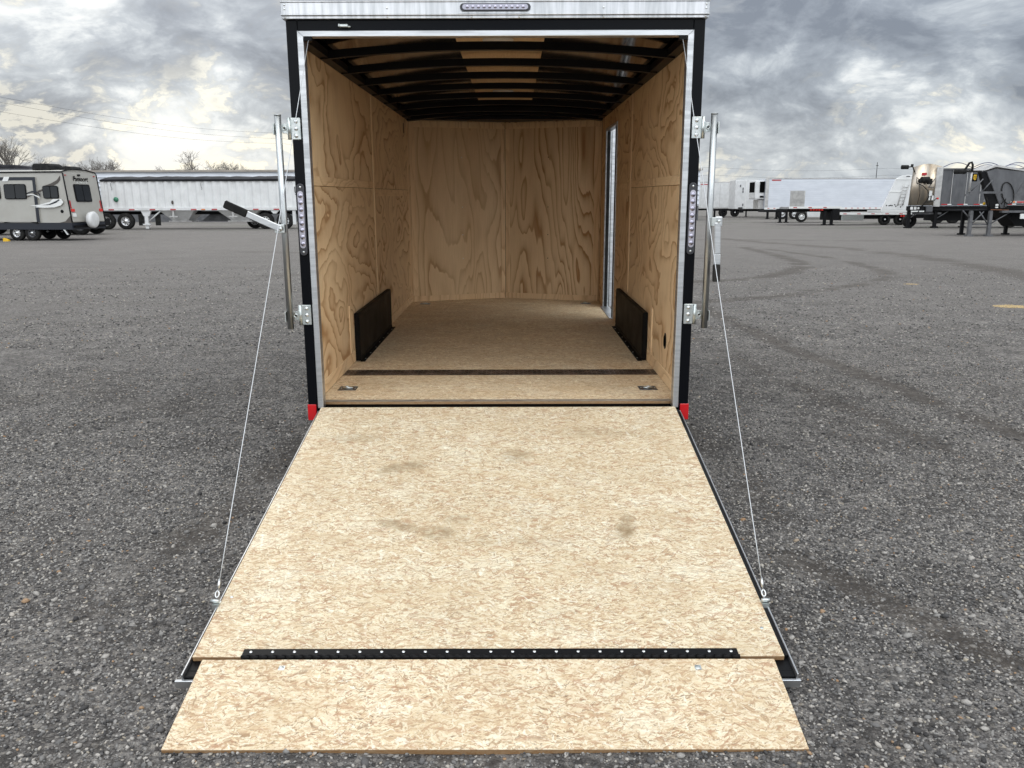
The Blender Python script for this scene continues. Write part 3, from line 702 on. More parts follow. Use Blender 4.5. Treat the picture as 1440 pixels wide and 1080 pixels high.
# running gear
for s in (-1, 1):
    tp('fender', MB().prism([(1.30, -.05), (1.38, .12), (1.55, .2), (2.55, .2), (2.72, .12), (2.80, -.05), (2.76, -.05), (2.68, .09), (2.53, .165), (1.57, .165), (1.42, .09), (1.34, -.05)], 'x', *sorted((s*1.066, s*1.27))), M_alu)
    for yc in (1.72, 2.40):
        w_ = tp('wheel', MB().lathe([(-.10, .19), (-.10, .30), (-.07, .335), (.07, .335), (.10, .30), (.10, .19)], (s*1.16, yc, -.135), 'x', 28), M_rubber)
        tp('rim', MB().lathe([(-.08, .0), (-.08, .185), (.09, .19), (.07, .15), (.05, .0)], (s*1.16, yc, -.135), 'x', 20), M_hub, w_)
# swung-open locking bars
def lockbar(s):
    xb = s*1.125; yb = -.047; X1 = 1.125
    lb = tp('lock_bar', MB().tube([(xb, yb, .445), (xb, yb, 1.556)], .0175, 16).tube([(xb, yb, 1.556), (xb, yb, 1.560)], .0185, 16), M_tube)
    for zc_ in (1.493, .515):
        hp = tp('hinge_plate', MB().box(*sorted((s*1.020, s*1.074)), -.006, -.0005, zc_-.055, zc_+.055), M_galv, lb, bevel=.003)
        tp('hinge_barrel', MB().tube([(s*1.078, -.010, zc_-.055), (s*1.078, -.010, zc_+.055)], .009, 10).box(*sorted((s*1.070, s*1.086)), -.006, .03, zc_-.05, zc_+.05), M_galv, lb)
        for dz in (-.036, 0, .036): tp('bolt_head', MB().lathe([(0, .0105), (-.004, .010), (-.007, .006), (-.008, .0)], (s*1.044, -.0062, zc_+dz), 'y', 10), M_screw, lb)
        st = MB().box(*sorted((s*1.0866, s*1.108)), -.030, -.026, zc_-.024, zc_+.024)
        st.box(*sorted((s*1.081, s*1.0865)), -.030, -.004, zc_-.030, zc_+.030)
        st.box(*sorted((s*1.144, s*1.150)), -.062, -.028, zc_-.032, zc_+.024).box(*sorted((s*1.0870, s*1.150)), -.029, -.0265, zc_-.020, zc_+.020)
        tp('strap', st, M_galv, lb, bevel=.0015)
        tp('cup', MB().lathe([(-.001, .0115), (-.005, .0105), (-.004, .007), (-.001, .0055)], (s*1.098, -.0302, zc_), 'y', 16), M_galv, lb)
        tp('cup_hole', MB().cyl((s*1.098, -.0312, zc_), 'y', .0045, .002, 10), M_hole, lb)
    return lb
LL = lockbar(-1); LR = lockbar(1)
# handle of the left bar, pushed out to the side; handle of the right bar hanging down
def dirbox(mb, p0, p1, hw, th, up=(0, 1, 0)):
    p0, p1 = Vector(p0), Vector(p1); d = (p1-p0); L = d.length; d.normalize(); n = Vector(up); w = d.cross(n).normalized()
    M_ = Matrix(((d.x, n.x, w.x, p0.x), (d.y, n.y, w.y, p0.y), (d.z, n.z, w.z, p0.z), (0, 0, 0, 1)))
    mb.box(0, L, -th/2, th/2, -hw, hw, M=M_); return mb
hl = dirbox(MB(), (-1.128, -.105, .982), (-1.305, -.105, 1.062), .017, .012)
h1 = tp('handle', hl, M_alu, LL, bevel=.003)
g1 = tp('handle_grip', dirbox(MB(), (-1.30, -.105, 1.060), (-1.415, -.105, 1.112), .020, .024), M_rubber, LL, bevel=.005)
tp('handle_bracket', MB().box(-1.165, -1.112, -.098, -.06, .962, 1.006).dome((-1.128, -.112, .984), .010), M_galv, LL, bevel=.002)
hr = dirbox(MB(), (1.160, -.085, 1.010), (1.166, -.085, .845), .018, .014)
hr.box(1.146, 1.186, -.088, -.07, .985, 1.04)
tp('handle', hr, M_alu, LR, bevel=.005)
tp('handle_grip', dirbox(MB(), (1.166, -.085, .79), (1.168, -.085, .70), .019, .022), M_rubber, LR, bevel=.004)
tp('handle_band', dirbox(MB(), (1.166, -.085, .844), (1.166, -.085, .7905), .018, .013), M_alu, LR, bevel=.002)
tp('handle_bracket', MB().box(1.128, 1.16, -.088, -.06, .99, 1.035).dome((1.166, -.090, 1.016), .009), M_galv, LR, bevel=.002)

# ramp door: board, steel frame, edge trims, flap
RA_ = R(10.47)
ramp = MB().box(-.9921, .9921, -2.042, -.016, -.019, 0).build('ramp_door', M_ramp, TL, .0015, loc=(0, 0, HF-.002), rot=(RA_, 0, 0))
rf = MB()
for s in (-1, 1): rf.box(*sorted((s*.90, s*(1.010 if s > 0 else .9965))), -2.085, -.03, -.058, -.021)
rf.box(-.9965, 1.010, -2.112, -2.086, -.058, -.021).box(-.9, .9, -2.085, -2.05, -.052, -.036).box(-.985, .985, -.08, -.03, -.058, -.0205).box(-.985, .985, -1.1, -1.05, -.058, -.0205)
rf.box(-.899, .899, -2.046, -.1, -.0575, -.054)
rfr = rf.build('ramp_frame', M_blackm, ramp, .002)
at_ = MB()
for s in (-1, 1):
    at_.box(*sorted((s*1.0105, s*1.0165)) if s > 0 else (-1.003, -.997), -2.12, -.05, -.056, -.006)
at_.box(-1.026, 1.026, -2.124, -2.1135, -.060, -.030)
at_.build('edge_trim', M_alu, ramp, .0015)
for s in (-1, 1): MB().box(*sorted((s*.9925, s*(1.0095 if s > 0 else .996))), -2.03, -.04, -.0205, -.008).build('edge_seal', M_blackm, ramp)
hg = MB().box(-.826, .839, -2.0405, -2.009, .0005, .0045).tube([(-.826, -2.046, .002), (.839, -2.046, .002)], .0065, 10)
hng = hg.build('ramp_hinge', M_blackm, ramp)
kn = MB()
for k in range(56): kn.tube([(-.824+k*.0298, -2.046, .002), (-.824+k*.0298+.026, -2.046, .002)], .0078, 10)
kn.build('knuckle', M_blackm, hng)
for k in range(23): MB().dome((-.80+k*.0735, -2.023, .0045), .0056, (0,0,1), .4, 8).build('rivet', M_screw, hng)
flap = MB().box(-.953, .953, -.3680, -.006, -.0225, 0).build('ramp_flap', M_flap, ramp, .0012, loc=(0, -2.050, .001), rot=(R(3.0), 0, 0))
for x in (-.68, .69): MB().dome((x, -.045, .0), .010, (0,0,1), .3, 10).box(x-.008, x+.012, -.055, -.035, .0, .0012).build('bolt_head', M_galv, flap)
for x, y in ((-.96, -1.72), (.955, -1.90)): MB().dome((x, y, 0), .007, (0,0,1), .3, 8).build('screw', M_galv, ramp)
# support cables from the top corners to the ramp edges
def cable(s):
    Rm = Euler((TP, 0, 0)).to_matrix(); Rr = Euler((RA_, 0, 0)).to_matrix()
    top = Vector((0, 0, HF)) + Rm @ Vector((s*.953, -.012, 1.925))
    bot = Vector((0, 0, HF-.002)) + Rr @ Vector((s*1.003, -1.76, .012))
    d = (bot-top).normalized(); e = bot-d*.035
    pts = [top.lerp(e, k/12)+Vector((0, 0, -.012*math.sin(math.pi*k/12))) for k in range(13)]
    c = MB().tube(pts, .0019, 6).build('support_cable', M_cable, TL)
    MB().tube([e-d*.045, e-d*.012], .0052, 8).build('crimp', M_screw, c)
    lp_ = [e + Vector((.0, 0, 0)) + (d*(math.cos(a)*-.012+.010) + Vector((math.sin(a)*.007, 0, 0))) for a in [R(k*30) for k in range(13)]]
    MB().tube(lp_, .0026, 6).build('loop', M_screw, c)
    MB().cyl(bot+Vector((s*.004, 0, .0)), 'x', .007, .03, 10).box(bot.x-.012, bot.x+.014, bot.y-.016, bot.y+.016, bot.z-.026, bot.z-.008).build('anchor', M_galv, c)
    MB().box(*sorted((s*.935, s*.975)), top.y-.004, top.y+.03, top.z-.006, top.z+.016).build('cable_bracket', M_blackm, c, .003)
cable(-1); cable(1)

# ------------------------------------------------------------------ background vehicles
def wheel(parent, c, r, w, rim=M_rim, axis='y', ri=.56, tyre=M_rubber):
    w_ = MB().lathe([(-w/2, r*ri), (-w/2, r*.92), (-w*.38, r), (w*.38, r), (w/2, r*.92), (w/2, r*ri)], c, axis, 28).build('wheel', tyre, parent)
    MB().lathe([(-w*.42, r*.12), (-w*.44, r*.2), (-w*.18, r*.30), (-w*.22, r*.50), (-w*.46, r*.57), (w*.46, r*.57), (w*.3, r*.2), (w*.3, 0)], c, axis, 20).build('rim', rim, w_)
    d = {'y': Vector((0, -1, 0)), 'x': Vector((-1, 0, 0))}[axis]
    hb = MB(); hb.cyl(Vector(c)+d*w*.38, axis, r*.17, w*.3, 12)
    for k in range(8):
        a = k*math.pi/4; off = Vector((math.cos(a), 0, math.sin(a))) if axis == 'y' else Vector((0, math.cos(a), math.sin(a)))
        hb.cyl(Vector(c)+d*w*.20+off*r*.24, axis, r*.04, w*.12, 6)
    hb.build('hub', M_screw, w_)
    hl_ = MB()
    for k in range(8):
        a = (k+.5)*math.pi/4; off = Vector((math.cos(a), 0, math.sin(a))) if axis == 'y' else Vector((0, math.cos(a), math.sin(a)))
        hl_.cyl(Vector(c)+d*w*.225+off*r*.40, axis, r*.07, w*.06, 8)
    hl_.build('hand_hole', M_hole, w_)
    return w_
def rrect(x0, x1, z0, z1, r, n=4):
    p = []
    for cx, cz, a0 in ((x1-r, z1-r, 0), (x0+r, z1-r, 90), (x0+r, z0+r, 180), (x1-r, z0+r, 270)):
        for k in range(n+1): a = R(a0+90*k/n); p.append((cx+r*math.cos(a), cz+r*math.sin(a)))
    return p
def tape(parent, x0, x1, y, z, h=.05, n=None, gap=.5):
    n = n or int((x1-x0)/1.2); w = (x1-x0)/n
    for i in range(n):
        a = x0+i*w; MB().box(a, a+w*gap*.6, y-.008, y, z, z+h).build('red_tape', M_taper, parent); MB().box(a+w*gap*.6, a+w*gap, y-.008, y, z, z+h).build('white_tape', M_tapew, parent)
def windowy(parent, x0, x1, z0, z1, y, mull=True, th=.03):
    f_ = MB().prism(rrect(x0, x1, z0, z1, .09), 'y', y-th, y-.001).build('window', M_frame, parent)
    a = .035
    if mull:
        xm = (x0+x1)/2
        for p, q_ in ((x0+a, xm-.02), (xm+.02, x1-a)): MB().prism(rrect(p, q_, z0+a, z1-a, .06), 'y', y-th-.012, y-th-.001).build('pane', M_glass, f_)
    else: MB().prism(rrect(x0+a, x1-a, z0+a, z1-a, .06), 'y', y-th-.012, y-th-.001).build('pane', M_glass, f_)
    return f_

# --- beige camper, rear end towards the right
RV = thing('travel_trailer', 'beige camper trailer with dark windows and white covered spare wheel at its rear', 'camper', (-19.86, 33.26, 0), R(-7))
Lr_ = 7.4
side_poly = [(-Lr_, .82), (0.02, .82), (.10, 1.1), (.10, 1.2), (-.06, 3.00), (-.12, 3.05), (-Lr_, 3.05)]
body = MB().prism([(-Lr_, .78), (.0, .78), (.22, .82), (0, 3.00), (-.06, 3.04), (-Lr_, 3.04)], 'y', 0.0, 2.42).build('body', M_beige, RV, .03, seg=2)
rp = [(-.0, 3.0), (.3, 3.10), (1.2, 3.16), (2.1, 3.09), (2.42, 2.98), (2.42, 3.06), (2.1, 3.15), (1.2, 3.21), (.3, 3.15), (0, 3.06)]
# arched rear top: slightly domed roof running the length
rt = MB().prism([(0, 2.98), (2.42, 2.98), (2.30, 3.05), (1.7, 3.13), (1.0, 3.14), (.4, 3.10), (0, 3.05)], 'x', -Lr_, -.03).build('roof', M_beige, RV)
MB().box(-Lr_, .00, -.03, -.002, 2.985, 3.045).build('roof_rail', M_frame, RV)
MB().tube([(-.00, -.012, 3.04), (-.0, .4, 3.12), (-.0, 1.0, 3.16), (-.0, 1.7, 3.14), (.0, 2.3, 3.06), (0, 2.42, 3.0)], .025, 6).build('roof_trim', M_frame, RV)
MB().tube([(.01, -.008, 2.98), (.215, -.008, .82)], .03, 6).build('corner_trim', M_frame, RV); MB().tube([(.01, 2.428, 2.98), (.22, 2.428, .82)], .025, 6).build('corner_trim', M_frame, RV)
MB().box(-Lr_, .20, -.015, 2.43, .50, .80).build('skirt', M_blue, RV)
MB().prism([(-.42, .80), (.21, .80), (.19, 1.12), (.12, 1.08), (-.1, .87)], 'y', -.012, -.001).build('corner_decal', M_brownd, RV)
windowy(RV, -1.03, -.28, 1.86, 2.42, -.002); windowy(RV, -2.85, -1.78, 1.84, 2.50, -.07)
windowy(RV, -4.2, -3.05, 1.84, 2.50, -.07)
# slide-out
so = MB().box(-5.2, -1.30, -.06, -.001, .84, 2.80).build('slide_out', M_beige, RV)
MB().box(-5.2, -1.30, -.068, -.0605, 2.66, 2.80).prism([(-1.46, .84), (-1.30, .84), (-1.30, 2.66), (-1.44, 2.66)], 'y', -.072, -.0605).build('slide_trim', M_blue, so)
MB().prism([(-2.9, 2.62), (-2.62, 2.62), (-2.52, 2.82), (-2.78, 2.82)], 'y', -.082, -.0725).build('slide_trim', M_tapew, so)
# swoosh graphics
def swoosh(pts, m, y, name='decal'):
    MB().prism(pts, 'y', y-.008, y).build(name, m, RV)
swoosh([(-1.75, 2.12), (-1.5, 2.2), (-1.25, 2.17), (-1.12, 2.05), (-1.14, 1.93), (-1.2, 2.05), (-1.36, 2.13), (-1.6, 2.12), (-1.78, 2.06)], M_blue, -.074)
swoosh([(-1.75, 1.98), (-1.2, 2.10), (-1.04, 2.2), (-1.3, 2.12), (-1.75, 1.92)], M_brownd, -.084)
swoosh([(-1.75, 2.04), (-1.45, 2.06), (-1.18, 1.95), (-1.14, 1.85), (-1.2, 1.90), (-1.45, 2.02), (-1.75, 2.01)], M_tapew, -.094)
swoosh([(-.95, 2.42), (-.6, 2.52), (-.3, 2.66), (-.12, 2.86), (-.14, 2.66), (-.28, 2.52), (-.5, 2.425)], M_brownd, -.003)
swoosh([(-1.28, 2.2), (-1.04, 2.28), (-1.04, 2.20), (-1.25, 2.14)], M_brownd, -.0035)
swoosh([(-1.7, 1.55), (-1.2, 1.60), (-.7, 1.72), (-.55, 1.84), (-.15, 1.84), (-.06, 1.70), (-.2, 1.56), (-.5, 1.48), (-1.0, 1.46), (-1.55, 1.49), (-1.3, 1.53)], M_tapew, -.0735)
swoosh([(-1.1, 1.58), (-.75, 1.62), (-.45, 1.74), (-.25, 1.83), (-.22, 1.80), (-.4, 1.68), (-.7, 1.59)], M_blue, -.0825)
MB().cyl((-.22, -.006, 1.30), 'y', .075, .01, 16).build('filler_cap', M_frame, RV)
# rear face pieces: the face leans, x grows towards the bottom
def rx(z): return .002+.22*(3.0-z)/2.18
def rear_panel(y0, y1, z0, z1, name, m, d=.02, off=0.0):
    pl_ = rrect(y0, y1, z0, z1, min(.08, (y1-y0)*.2, (z1-z0)*.2))
    n = len(pl_); vs = [(rx(z)+off, y, z) for y, z in pl_]+[(rx(z)+off+d, y, z) for y, z in pl_]
    fs = [tuple(range(n)), tuple(range(2*n-1, n-1, -1))]+[(i, i+n, (i+1) % n+n, (i+1) % n) for i in range(n)]
    return MB().add(vs, fs).build(name, m, RV)
rw = rear_panel(.55, 1.72, 1.72, 2.50, 'window', M_frame, .03)
for a, c in ((.60, 1.11), (1.16, 1.67)):
    o_ = rear_panel(a, c, 1.77, 2.45, 'pane', M_glass, .012, .031); o_.parent = rw
for y0 in (.06, 2.14):
    lamp_ = rear_panel(y0, y0+.22, 1.28, 1.41, 'tail_light', M_redlamp, .04)
    rear_panel(y0 if y0 < 1 else y0+.15, (y0 if y0 < 1 else y0+.15)+.05, 1.43, 1.78, 'tail_light', M_taper, .03)
    rear_panel(y0+.02, y0+.12, 2.86, 2.90, 'marker_light', M_taper, .03)
rear_panel(.99, 1.15, 2.86, 2.94, 'rear_camera', M_frame, .05)
rear_panel(.10, .36, 1.06, 1.22, 'licence_plate', M_tapew, .02)
Mt = Matrix.Translation((rx(2.70)+.012, 1.17, 2.72)) @ Matrix.Rotation(R(90), 4, 'Z') @ Matrix.Rotation(R(90+5.7), 4, 'X')
text_mesh('lettering', 'Passport', .33, M_frame, RV, Mt, .003, True, .95)
Mt = Matrix.Translation((rx(2.57)+.012, 1.20, 2.575)) @ Matrix.Rotation(R(90), 4, 'Z') @ Matrix.Rotation(R(90+5.7), 4, 'X')
text_mesh('lettering', 'ULTRA LITE', .13, M_tapew, RV, Mt, .003, True, 1.2)
sp_ = MB().lathe([(-.12, 0), (-.12, .30), (-.09, .36), (.07, .37), (.12, .33), (.14, .25), (.14, 0)], (.55, .98, .92), 'x', 28).build('spare_wheel', M_white, RV)
MB().tube([(.2, .98, .70), (.50, .98, .70)], .04, 8).box(.2, .28, .1, 2.3, .58, .68).build('rear_bumper', M_frame, RV)
for x in (-2.60, -1.85):
    wheel(RV, (x, .14, .35), .35, .22, M_rim if x < -2 else M_greysteel); wheel(RV, (x, 2.25, .35), .35, .22, M_frame)
MB().prism([(-3.1, .80), (-3.0, .90), (-2.6, .95), (-1.9, .95), (-1.5, .88), (-1.4, .78), (-1.5, .76), (-1.9, .86), (-2.6, .86), (-3.0, .8)], 'y', -.05, -.016).build('wheel_arch', M_frame, RV)
MB().prism([(-.35, .5), (-.25, .5), (-.1, .28), (-.18, .26)], 'y', .1, .2).build('stabiliser', M_screw, RV)
ac = MB().prism([(-1.98, 3.13), (-1.95, 3.36), (-1.85, 3.42), (-1.2, 3.42), (-1.05, 3.34), (-1.02, 3.13)], 'y', .7, 1.6).build('air_conditioner', M_rubber, RV, .04)
MB().prism([(-.72, 3.12), (-.66, 3.24), (-.4, 3.30), (-.1, 3.27), (.0, 3.12)], 'y', .8, 1.5).build('roof_vent', M_rubber, RV, .03)
MB().tube([(-.02, .3, 3.1), (-.02, .3, 3.3)], .012, 6).build('antenna', M_frame, RV)
ch = MB().prism([(-.12, 0), (.12, 0), (.12, .06), (-.10, .15)], 'y', 0, .15).build('wheel_chock', M_yellow, loc=(-22.55, 32.9, 0))
tag(ch, 'yellow wheel chock on the gravel beside the camper wheel', 'wheel chock')

# --- parked dark truck chassis behind the camper
TK = thing('flatbed_truck', 'dark flatbed truck with big tyres parked behind the beige camper', 'truck', (-25.5, 40.5, 0), R(2))
for x in (1.15, .05, -3.1): wheel(TK, (x, .3, .50), .50, .30, M_rim if x > 1 else M_greysteel); wheel(TK, (x, 2.1, .5), .5, .3, M_greysteel)
for x in (2.3,): wheel(TK, (x, .3, .50), .50, .30, M_greysteel); wheel(TK, (x, 2.1, .5), .5, .3, M_greysteel)
MB().box(-5, 3.0, .6, 1.8, .75, 1.0).box(2.4, 2.98, -.1, 2.4, .45, .84).build('chassis', M_frame, TK, .03)
MB().box(-7.5, 2.95, -.1, 2.4, 1.005, 1.10).build('bed', M_frame, TK)
MB().box(2.99, 3.6, .0, .06, .86, .95).tube([(2.98, .1, 1.15), (3.6, .1, .95)], .02, 6).build('bumper', M_tapew, TK)
tape(TK, 2.98, 3.6, -.003, .865, .07, 2, .9)
wheel(TK, (-4.6, .3, .5), .5, .3, M_rim)

# --- something rusty and tarped above the camper roof
DT = thing('dump_body_trailer', 'grey dump trailer with black tarp and rusty tailgate showing over the camper roof', 'trailer', (-36.0, 47.0, 0))
MB().box(-9, 7.6, 0, 2.5, 1.4, 3.72).build('body', M_greysteel, DT, .03)
MB().prism([(2.2, 3.721), (2.4, 3.92), (2.9, 4.0), (6.0, 3.96), (7.2, 3.80), (7.6, 3.721)], 'y', .1, 2.4).build('tarp', M_tarp, DT, .05)
MB().box(7.601, 8.3, .05, 2.45, 1.4, 3.80).build('tailgate', M_rust, DT, .02)
for k, zz in ((4.2, 3.5), (4.5, 3.4), (4.9, 3.5)): MB().cyl((k, -.004, zz), 'y', .06, .01, 10).build('bolt_head', M_hole, DT)
for x in (5.5, 6.7): wheel(DT, (x, .3, .52), .52, .3)
MB().box(-9, 7.5, .7, 1.8, 1.0, 1.398).build('chassis', M_frame, DT)

# --- white grain hopper trailer
GT = thing('grain_trailer', 'white corrugated grain hopper trailer with a rolled black tarp', 'trailer', (-26.65, 50.6, 0))
LG = 13.0; zb = 1.27; zt = 3.06
# corrugated side in plan, as one extruded ribbon
def corr(x0, x1, y, depth, pitch):
    p = []; x = x0
    while x < x1-1e-6:
        p += [(x, y), (x+pitch*.30, y), (x+pitch*.5, y-depth), (x+pitch*.78, y-depth)]; x += pitch
    return p+[(x1, y)]
cr = corr(.25, LG-.3, .04, .06, .52)
MB().prism(cr+[(LG-.3, 2.5), (.25, 2.5)], 'z', zb+.12, zt).box(0, .249, -.02, 2.5, zb, zt).box(LG-.3, LG, -.02, 2.5, zb, zt).build('body', M_whitebr, GT)
MB().box(0, LG, -.07, 2.5, zb-.05, zb+.119).build('bottom_rail', M_white, GT)
MB().box(0, LG, -.07, .06, zt, zt+.07).build('top_rail', M_frame, GT)
tz = [(-.05, zt+.071), (-.06, zt+.14), (.3, zt+.27), (1.25, zt+.34), (2.2, zt+.27), (2.52, zt+.1), (2.5, zt+.071)]
tb = MB(); xs = [i*LG/34 for i in range(35)]; rr = random.Random(3)
vs = []
for i, x in enumerate(xs):
    k = .5 if i == 0 else 1; j = rr.uniform(-.03, .03)
    for (y, z) in tz: vs.append((x, y, zt+.071+(z-zt-.071)*k+(j if z > zt+.15 else 0)))
n7 = len(tz); fs = [(i*n7+k, i*n7+k+1, (i+1)*n7+k+1, (i+1)*n7+k) for i in range(34) for k in range(n7-1)]+[tuple(range(n7)), tuple(34*n7+k for k in range(n7))]
tb.add(vs, fs); tb.build('tarp', M_tarp, GT)
for x0, x1, xa, xb in ((3.6, 5.9, 4.3, 5.2), (7.4, 10.2, 8.2, 9.2)):
    def hop(x0, x1, xa, xb):
        vs = [(x0, .1, zb-.05), (x1, .1, zb-.05), (x1, 2.4, zb-.05), (x0, 2.4, zb-.05), (xa, .7, .50), (xb, .7, .50), (xb, 1.8, .5), (xa, 1.8, .5)]
        return MB().add(vs, [(0,1,5,4),(1,2,6,5),(2,3,7,6),(3,0,4,7),(4,5,6,7)])
    hop(x0, x1, xa, xb).build('hopper', M_white, GT); MB().box(xa-.3, xb+.3, .6, 1.9, .47, .55).box(xa+.2, xa+.32, .02, .1, .7, 1.2).box(xa, xa+.55, -.02, .02, .78, .86).build('hopper_gate', M_sheet, GT)
MB().prism([(5.9, .5), (6.5, .95), (8.0, .95), (8.4, .5)], 'y', 1.3, 1.4).build('far_frame_shade', M_greysteel, GT)  # far-side frame, its shadow put into the dark colour
MB().box(-1.0, LG, .9, 1.6, .95, 1.15).build('chassis', M_frame, GT)
lg = MB().prism([(2.45, zb-.05), (3.15, zb-.05), (2.98, .85), (2.62, .85)], 'y', .0, .14).box(2.68, 2.90, .0, .14, .35, .85).box(2.55, 3.02, -.05, .25, .28, .36).box(2.69, 2.89, .01, .13, .05, .28).build('landing_leg', M_white, GT)
MB().tube([(2.95, .06, .55), (3.75, .06, 1.2)], .045, 8).build('leg_brace', M_white, GT)
for x in (2.35, 3.45): MB().box(x-.17, x+.17, .2, .25, .25, .95).build('mud_flap', M_rubber, GT)
for x in (.15, 1.4): wheel(GT, (x, .15, .53), .53, .3, M_rim)
for x in (9.3,): wheel(GT, (x, 1.9, .53), .53, .3, M_rim)
for x in (10.55, 11.80): wheel(GT, (x, .15, .53), .53, .3, M_hub)
MB().prism([(10.9, zb-.05), (11.5, zb-.05), (11.3, 1.0), (11.1, 1.0)], 'y', -.02, .1).build('suspension', M_white, GT); MB().box(12.35, 12.55, 0, .1, .3, 1.2).build('stand', M_white, GT)
tape(GT, .4, LG-.5, -.071, zb-.035, .07, 9, .45)
MB().cyl((.95, -.058, 1.92), 'y', .16, .012, 20).build('round_decal', M_green, GT)
for x in (4.6, 8.15): MB().add([(x+.075*math.cos(a), -.062, 1.72+.13*math.sin(a)) for a in [R(k*30) for k in range(12)]], [tuple(range(12))]).build('sight_port', M_brownd, GT)
for x in (.72, 6.55): MB().tube([(x, -.07, 2.95), (x, -.07, 2.75), (x+.05, -.07, 2.62), (x+.03, -.07, 2.5)], .014, 5).build('tarp_hook', M_frame, GT)
MB().box(6.45, 6.70, -.085, -.0715, zb-.03, zb+.03).build('side_marker', M_orange, GT)
ld = MB()
for y in (-.1,): ld.tube([(-.12, -.05, zb), (-.12, -.05, zt)], .018, 6).tube([(-.12, .35, zb), (-.12, .35, zt)], .018, 6)
for k in range(7): ld.tube([(-.12, -.05, zb+.15+k*.26), (-.12, .35, zb+.15+k*.26)], .014, 6)
ld.build('ladder', M_sheet, GT)
MB().box(12.6, 12.95, -.03, .02, 2.2, 2.25).tube([(12.6, -.04, 2.7), (12.62, -.08, 2.35), (12.95, -.08, 2.2)], .03, 6).build('crank', M_frame, GT)

# --- long low metal building behind
BD = thing('storage_building', 'long pale blue metal-sided storage building with a tan roof edge', 'building', (-42.5, 75, 0))
MB().box(0, 60, 0, 14, 1.35, 4.55).build('wall', M_whiteb, BD); MB().box(0, 60, .02, 13.9, 0, 1.349).build('base_shade_band', M_greysteel, BD)  # dark lower band painted in for the shade beneath the grain trailer
gb = MB()
for k in range(7): gb.prism([(-.14, 1.5+k*.43), (-.002, 1.5+k*.43), (-.002, 1.88+k*.43), (-.02, 1.88+k*.43)], 'x', 0, 60)
gb.build('siding', M_whiteb, BD)
MB().box(-.2, 60.2, -.25, 14.2, 4.551, 4.72).build('roof', worn('tan_metal', (.34,.30,.26), (.27,.24,.21), 2, (.5,.6)), BD)

# --- bare trees
def tree(x, y, h, seed, lab, spread=.5, trunkh=.3):
    rr = random.Random(seed); h *= 1.25; T_ = thing('bare_tree', lab, 'tree', (x, y, 0), 0, 'bare trees on the horizon')
    MB().tube([(0, 0, -.2), (.05*h*rr.uniform(-1, 1)*.3, 0, h*trunkh)], [h*.03, h*.02], 8).build('trunk', M_bark, T_)
    mb = MB()
    def br(p, d, L, r, lv):
        q_ = p+d*L; mid = p+d*L*.5+Vector((rr.uniform(-1,1), rr.uniform(-1,1), rr.uniform(-.5,.5)))*L*.07
        mb.tube([p, mid, q_], [r, r*.8, r*.6], 4 if lv > 1 else 5, False)
        if lv >= 6: return
        for k in range(3 if lv < 4 else 3):
            nd = (d+Vector((rr.gauss(0, spread), rr.gauss(0, spread), rr.gauss(.12, spread*.6)))).normalized()
            br(p+d*L*rr.uniform(.55, 1.0), nd, L*rr.uniform(.62, .85), max(r*.55, .011), lv+1)
    for k in range(4): br(Vector((0, 0, h*trunkh*rr.uniform(.8, 1))), Vector((rr.gauss(0, .4), rr.gauss(0, .4), 1)).normalized(), h*.2, h*.014, 1)
    mb.build('crown', M_bark, T_)
tree(-73.2, 120, 10.6, 1, 'tall bare tree at the far left edge over the camper', .5)
tree(-68.8, 124, 7.8, 2, 'small bare treetop just right of the tallest left tree', .5)
tree(-64.5, 126, 7.9, 3, 'small bare treetop above the right end of the camper', .5)
tree(-58.3, 120, 8.6, 4, 'rounded bare treetop above the left end of the grain trailer', .6)
tree(-51.6, 122, 7.4, 5, 'lowest bare treetop over the long building', .6)
tree(-45.4, 120, 8.9, 6, 'broad bare tree above the long building near the black trailer', .7)
tree(-41.8, 123, 8.0, 7, 'thin bare treetop closest to the black trailer', .5)

# --- power lines
def line(pts, lab, r=.013):
    P = [Vector(p) for p in pts]; out = []
    for a, b_ in zip(P, P[1:]):
        n = 14; out += [a.lerp(b_, k/n)-Vector((0, 0, .9*math.sin(math.pi*k/n))) for k in range(n)]
    out.append(P[-1]); o_ = MB().tube(out, r, 5).build('power_line', M_wire); tag(o_, lab, 'power line', 'power lines crossing the sky')
line([(-80, 47, 13.5), (-58.7, 95, 13.7), (-39.5, 145, 13.6), (-16, 200, 13.4), (10, 262, 13.3)], 'topmost of the three wires in the left sky')
line([(-80, 47, 12.8), (-58.7, 95, 13.1), (-39.6, 145, 12.7), (-16, 200, 12.5), (10, 262, 12.4)], 'middle of the three wires in the left sky')
line([(-80, 47, 11.6), (-58.9, 95, 12.1), (-39.7, 145, 11.9), (-16, 200, 11.6), (10, 262, 11.5)], 'lowest of the three wires in the left sky')
line([(20, 250, 12.6), (59, 250, 12.0), (112, 250, 11.6), (170, 250, 11.5)], 'upper of the two wires in the right sky', .022)
line([(20, 250, 10.2), (59, 250, 9.8), (112, 250, 9.6), (170, 250, 9.6)], 'lower of the two wires in the right sky', .022)
UP = thing('utility_pole', 'slim pole standing far off behind the long refrigerated trailer', 'pole', (107.5, 248, 0))
MB().tube([(0, 0, 0), (0, 0, 13.2)], [.15, .1], 8).build('shaft', M_wire, UP); MB().box(-.1, .1, -.7, .7, 12.2, 12.35).build('crossarm', M_wire, UP)

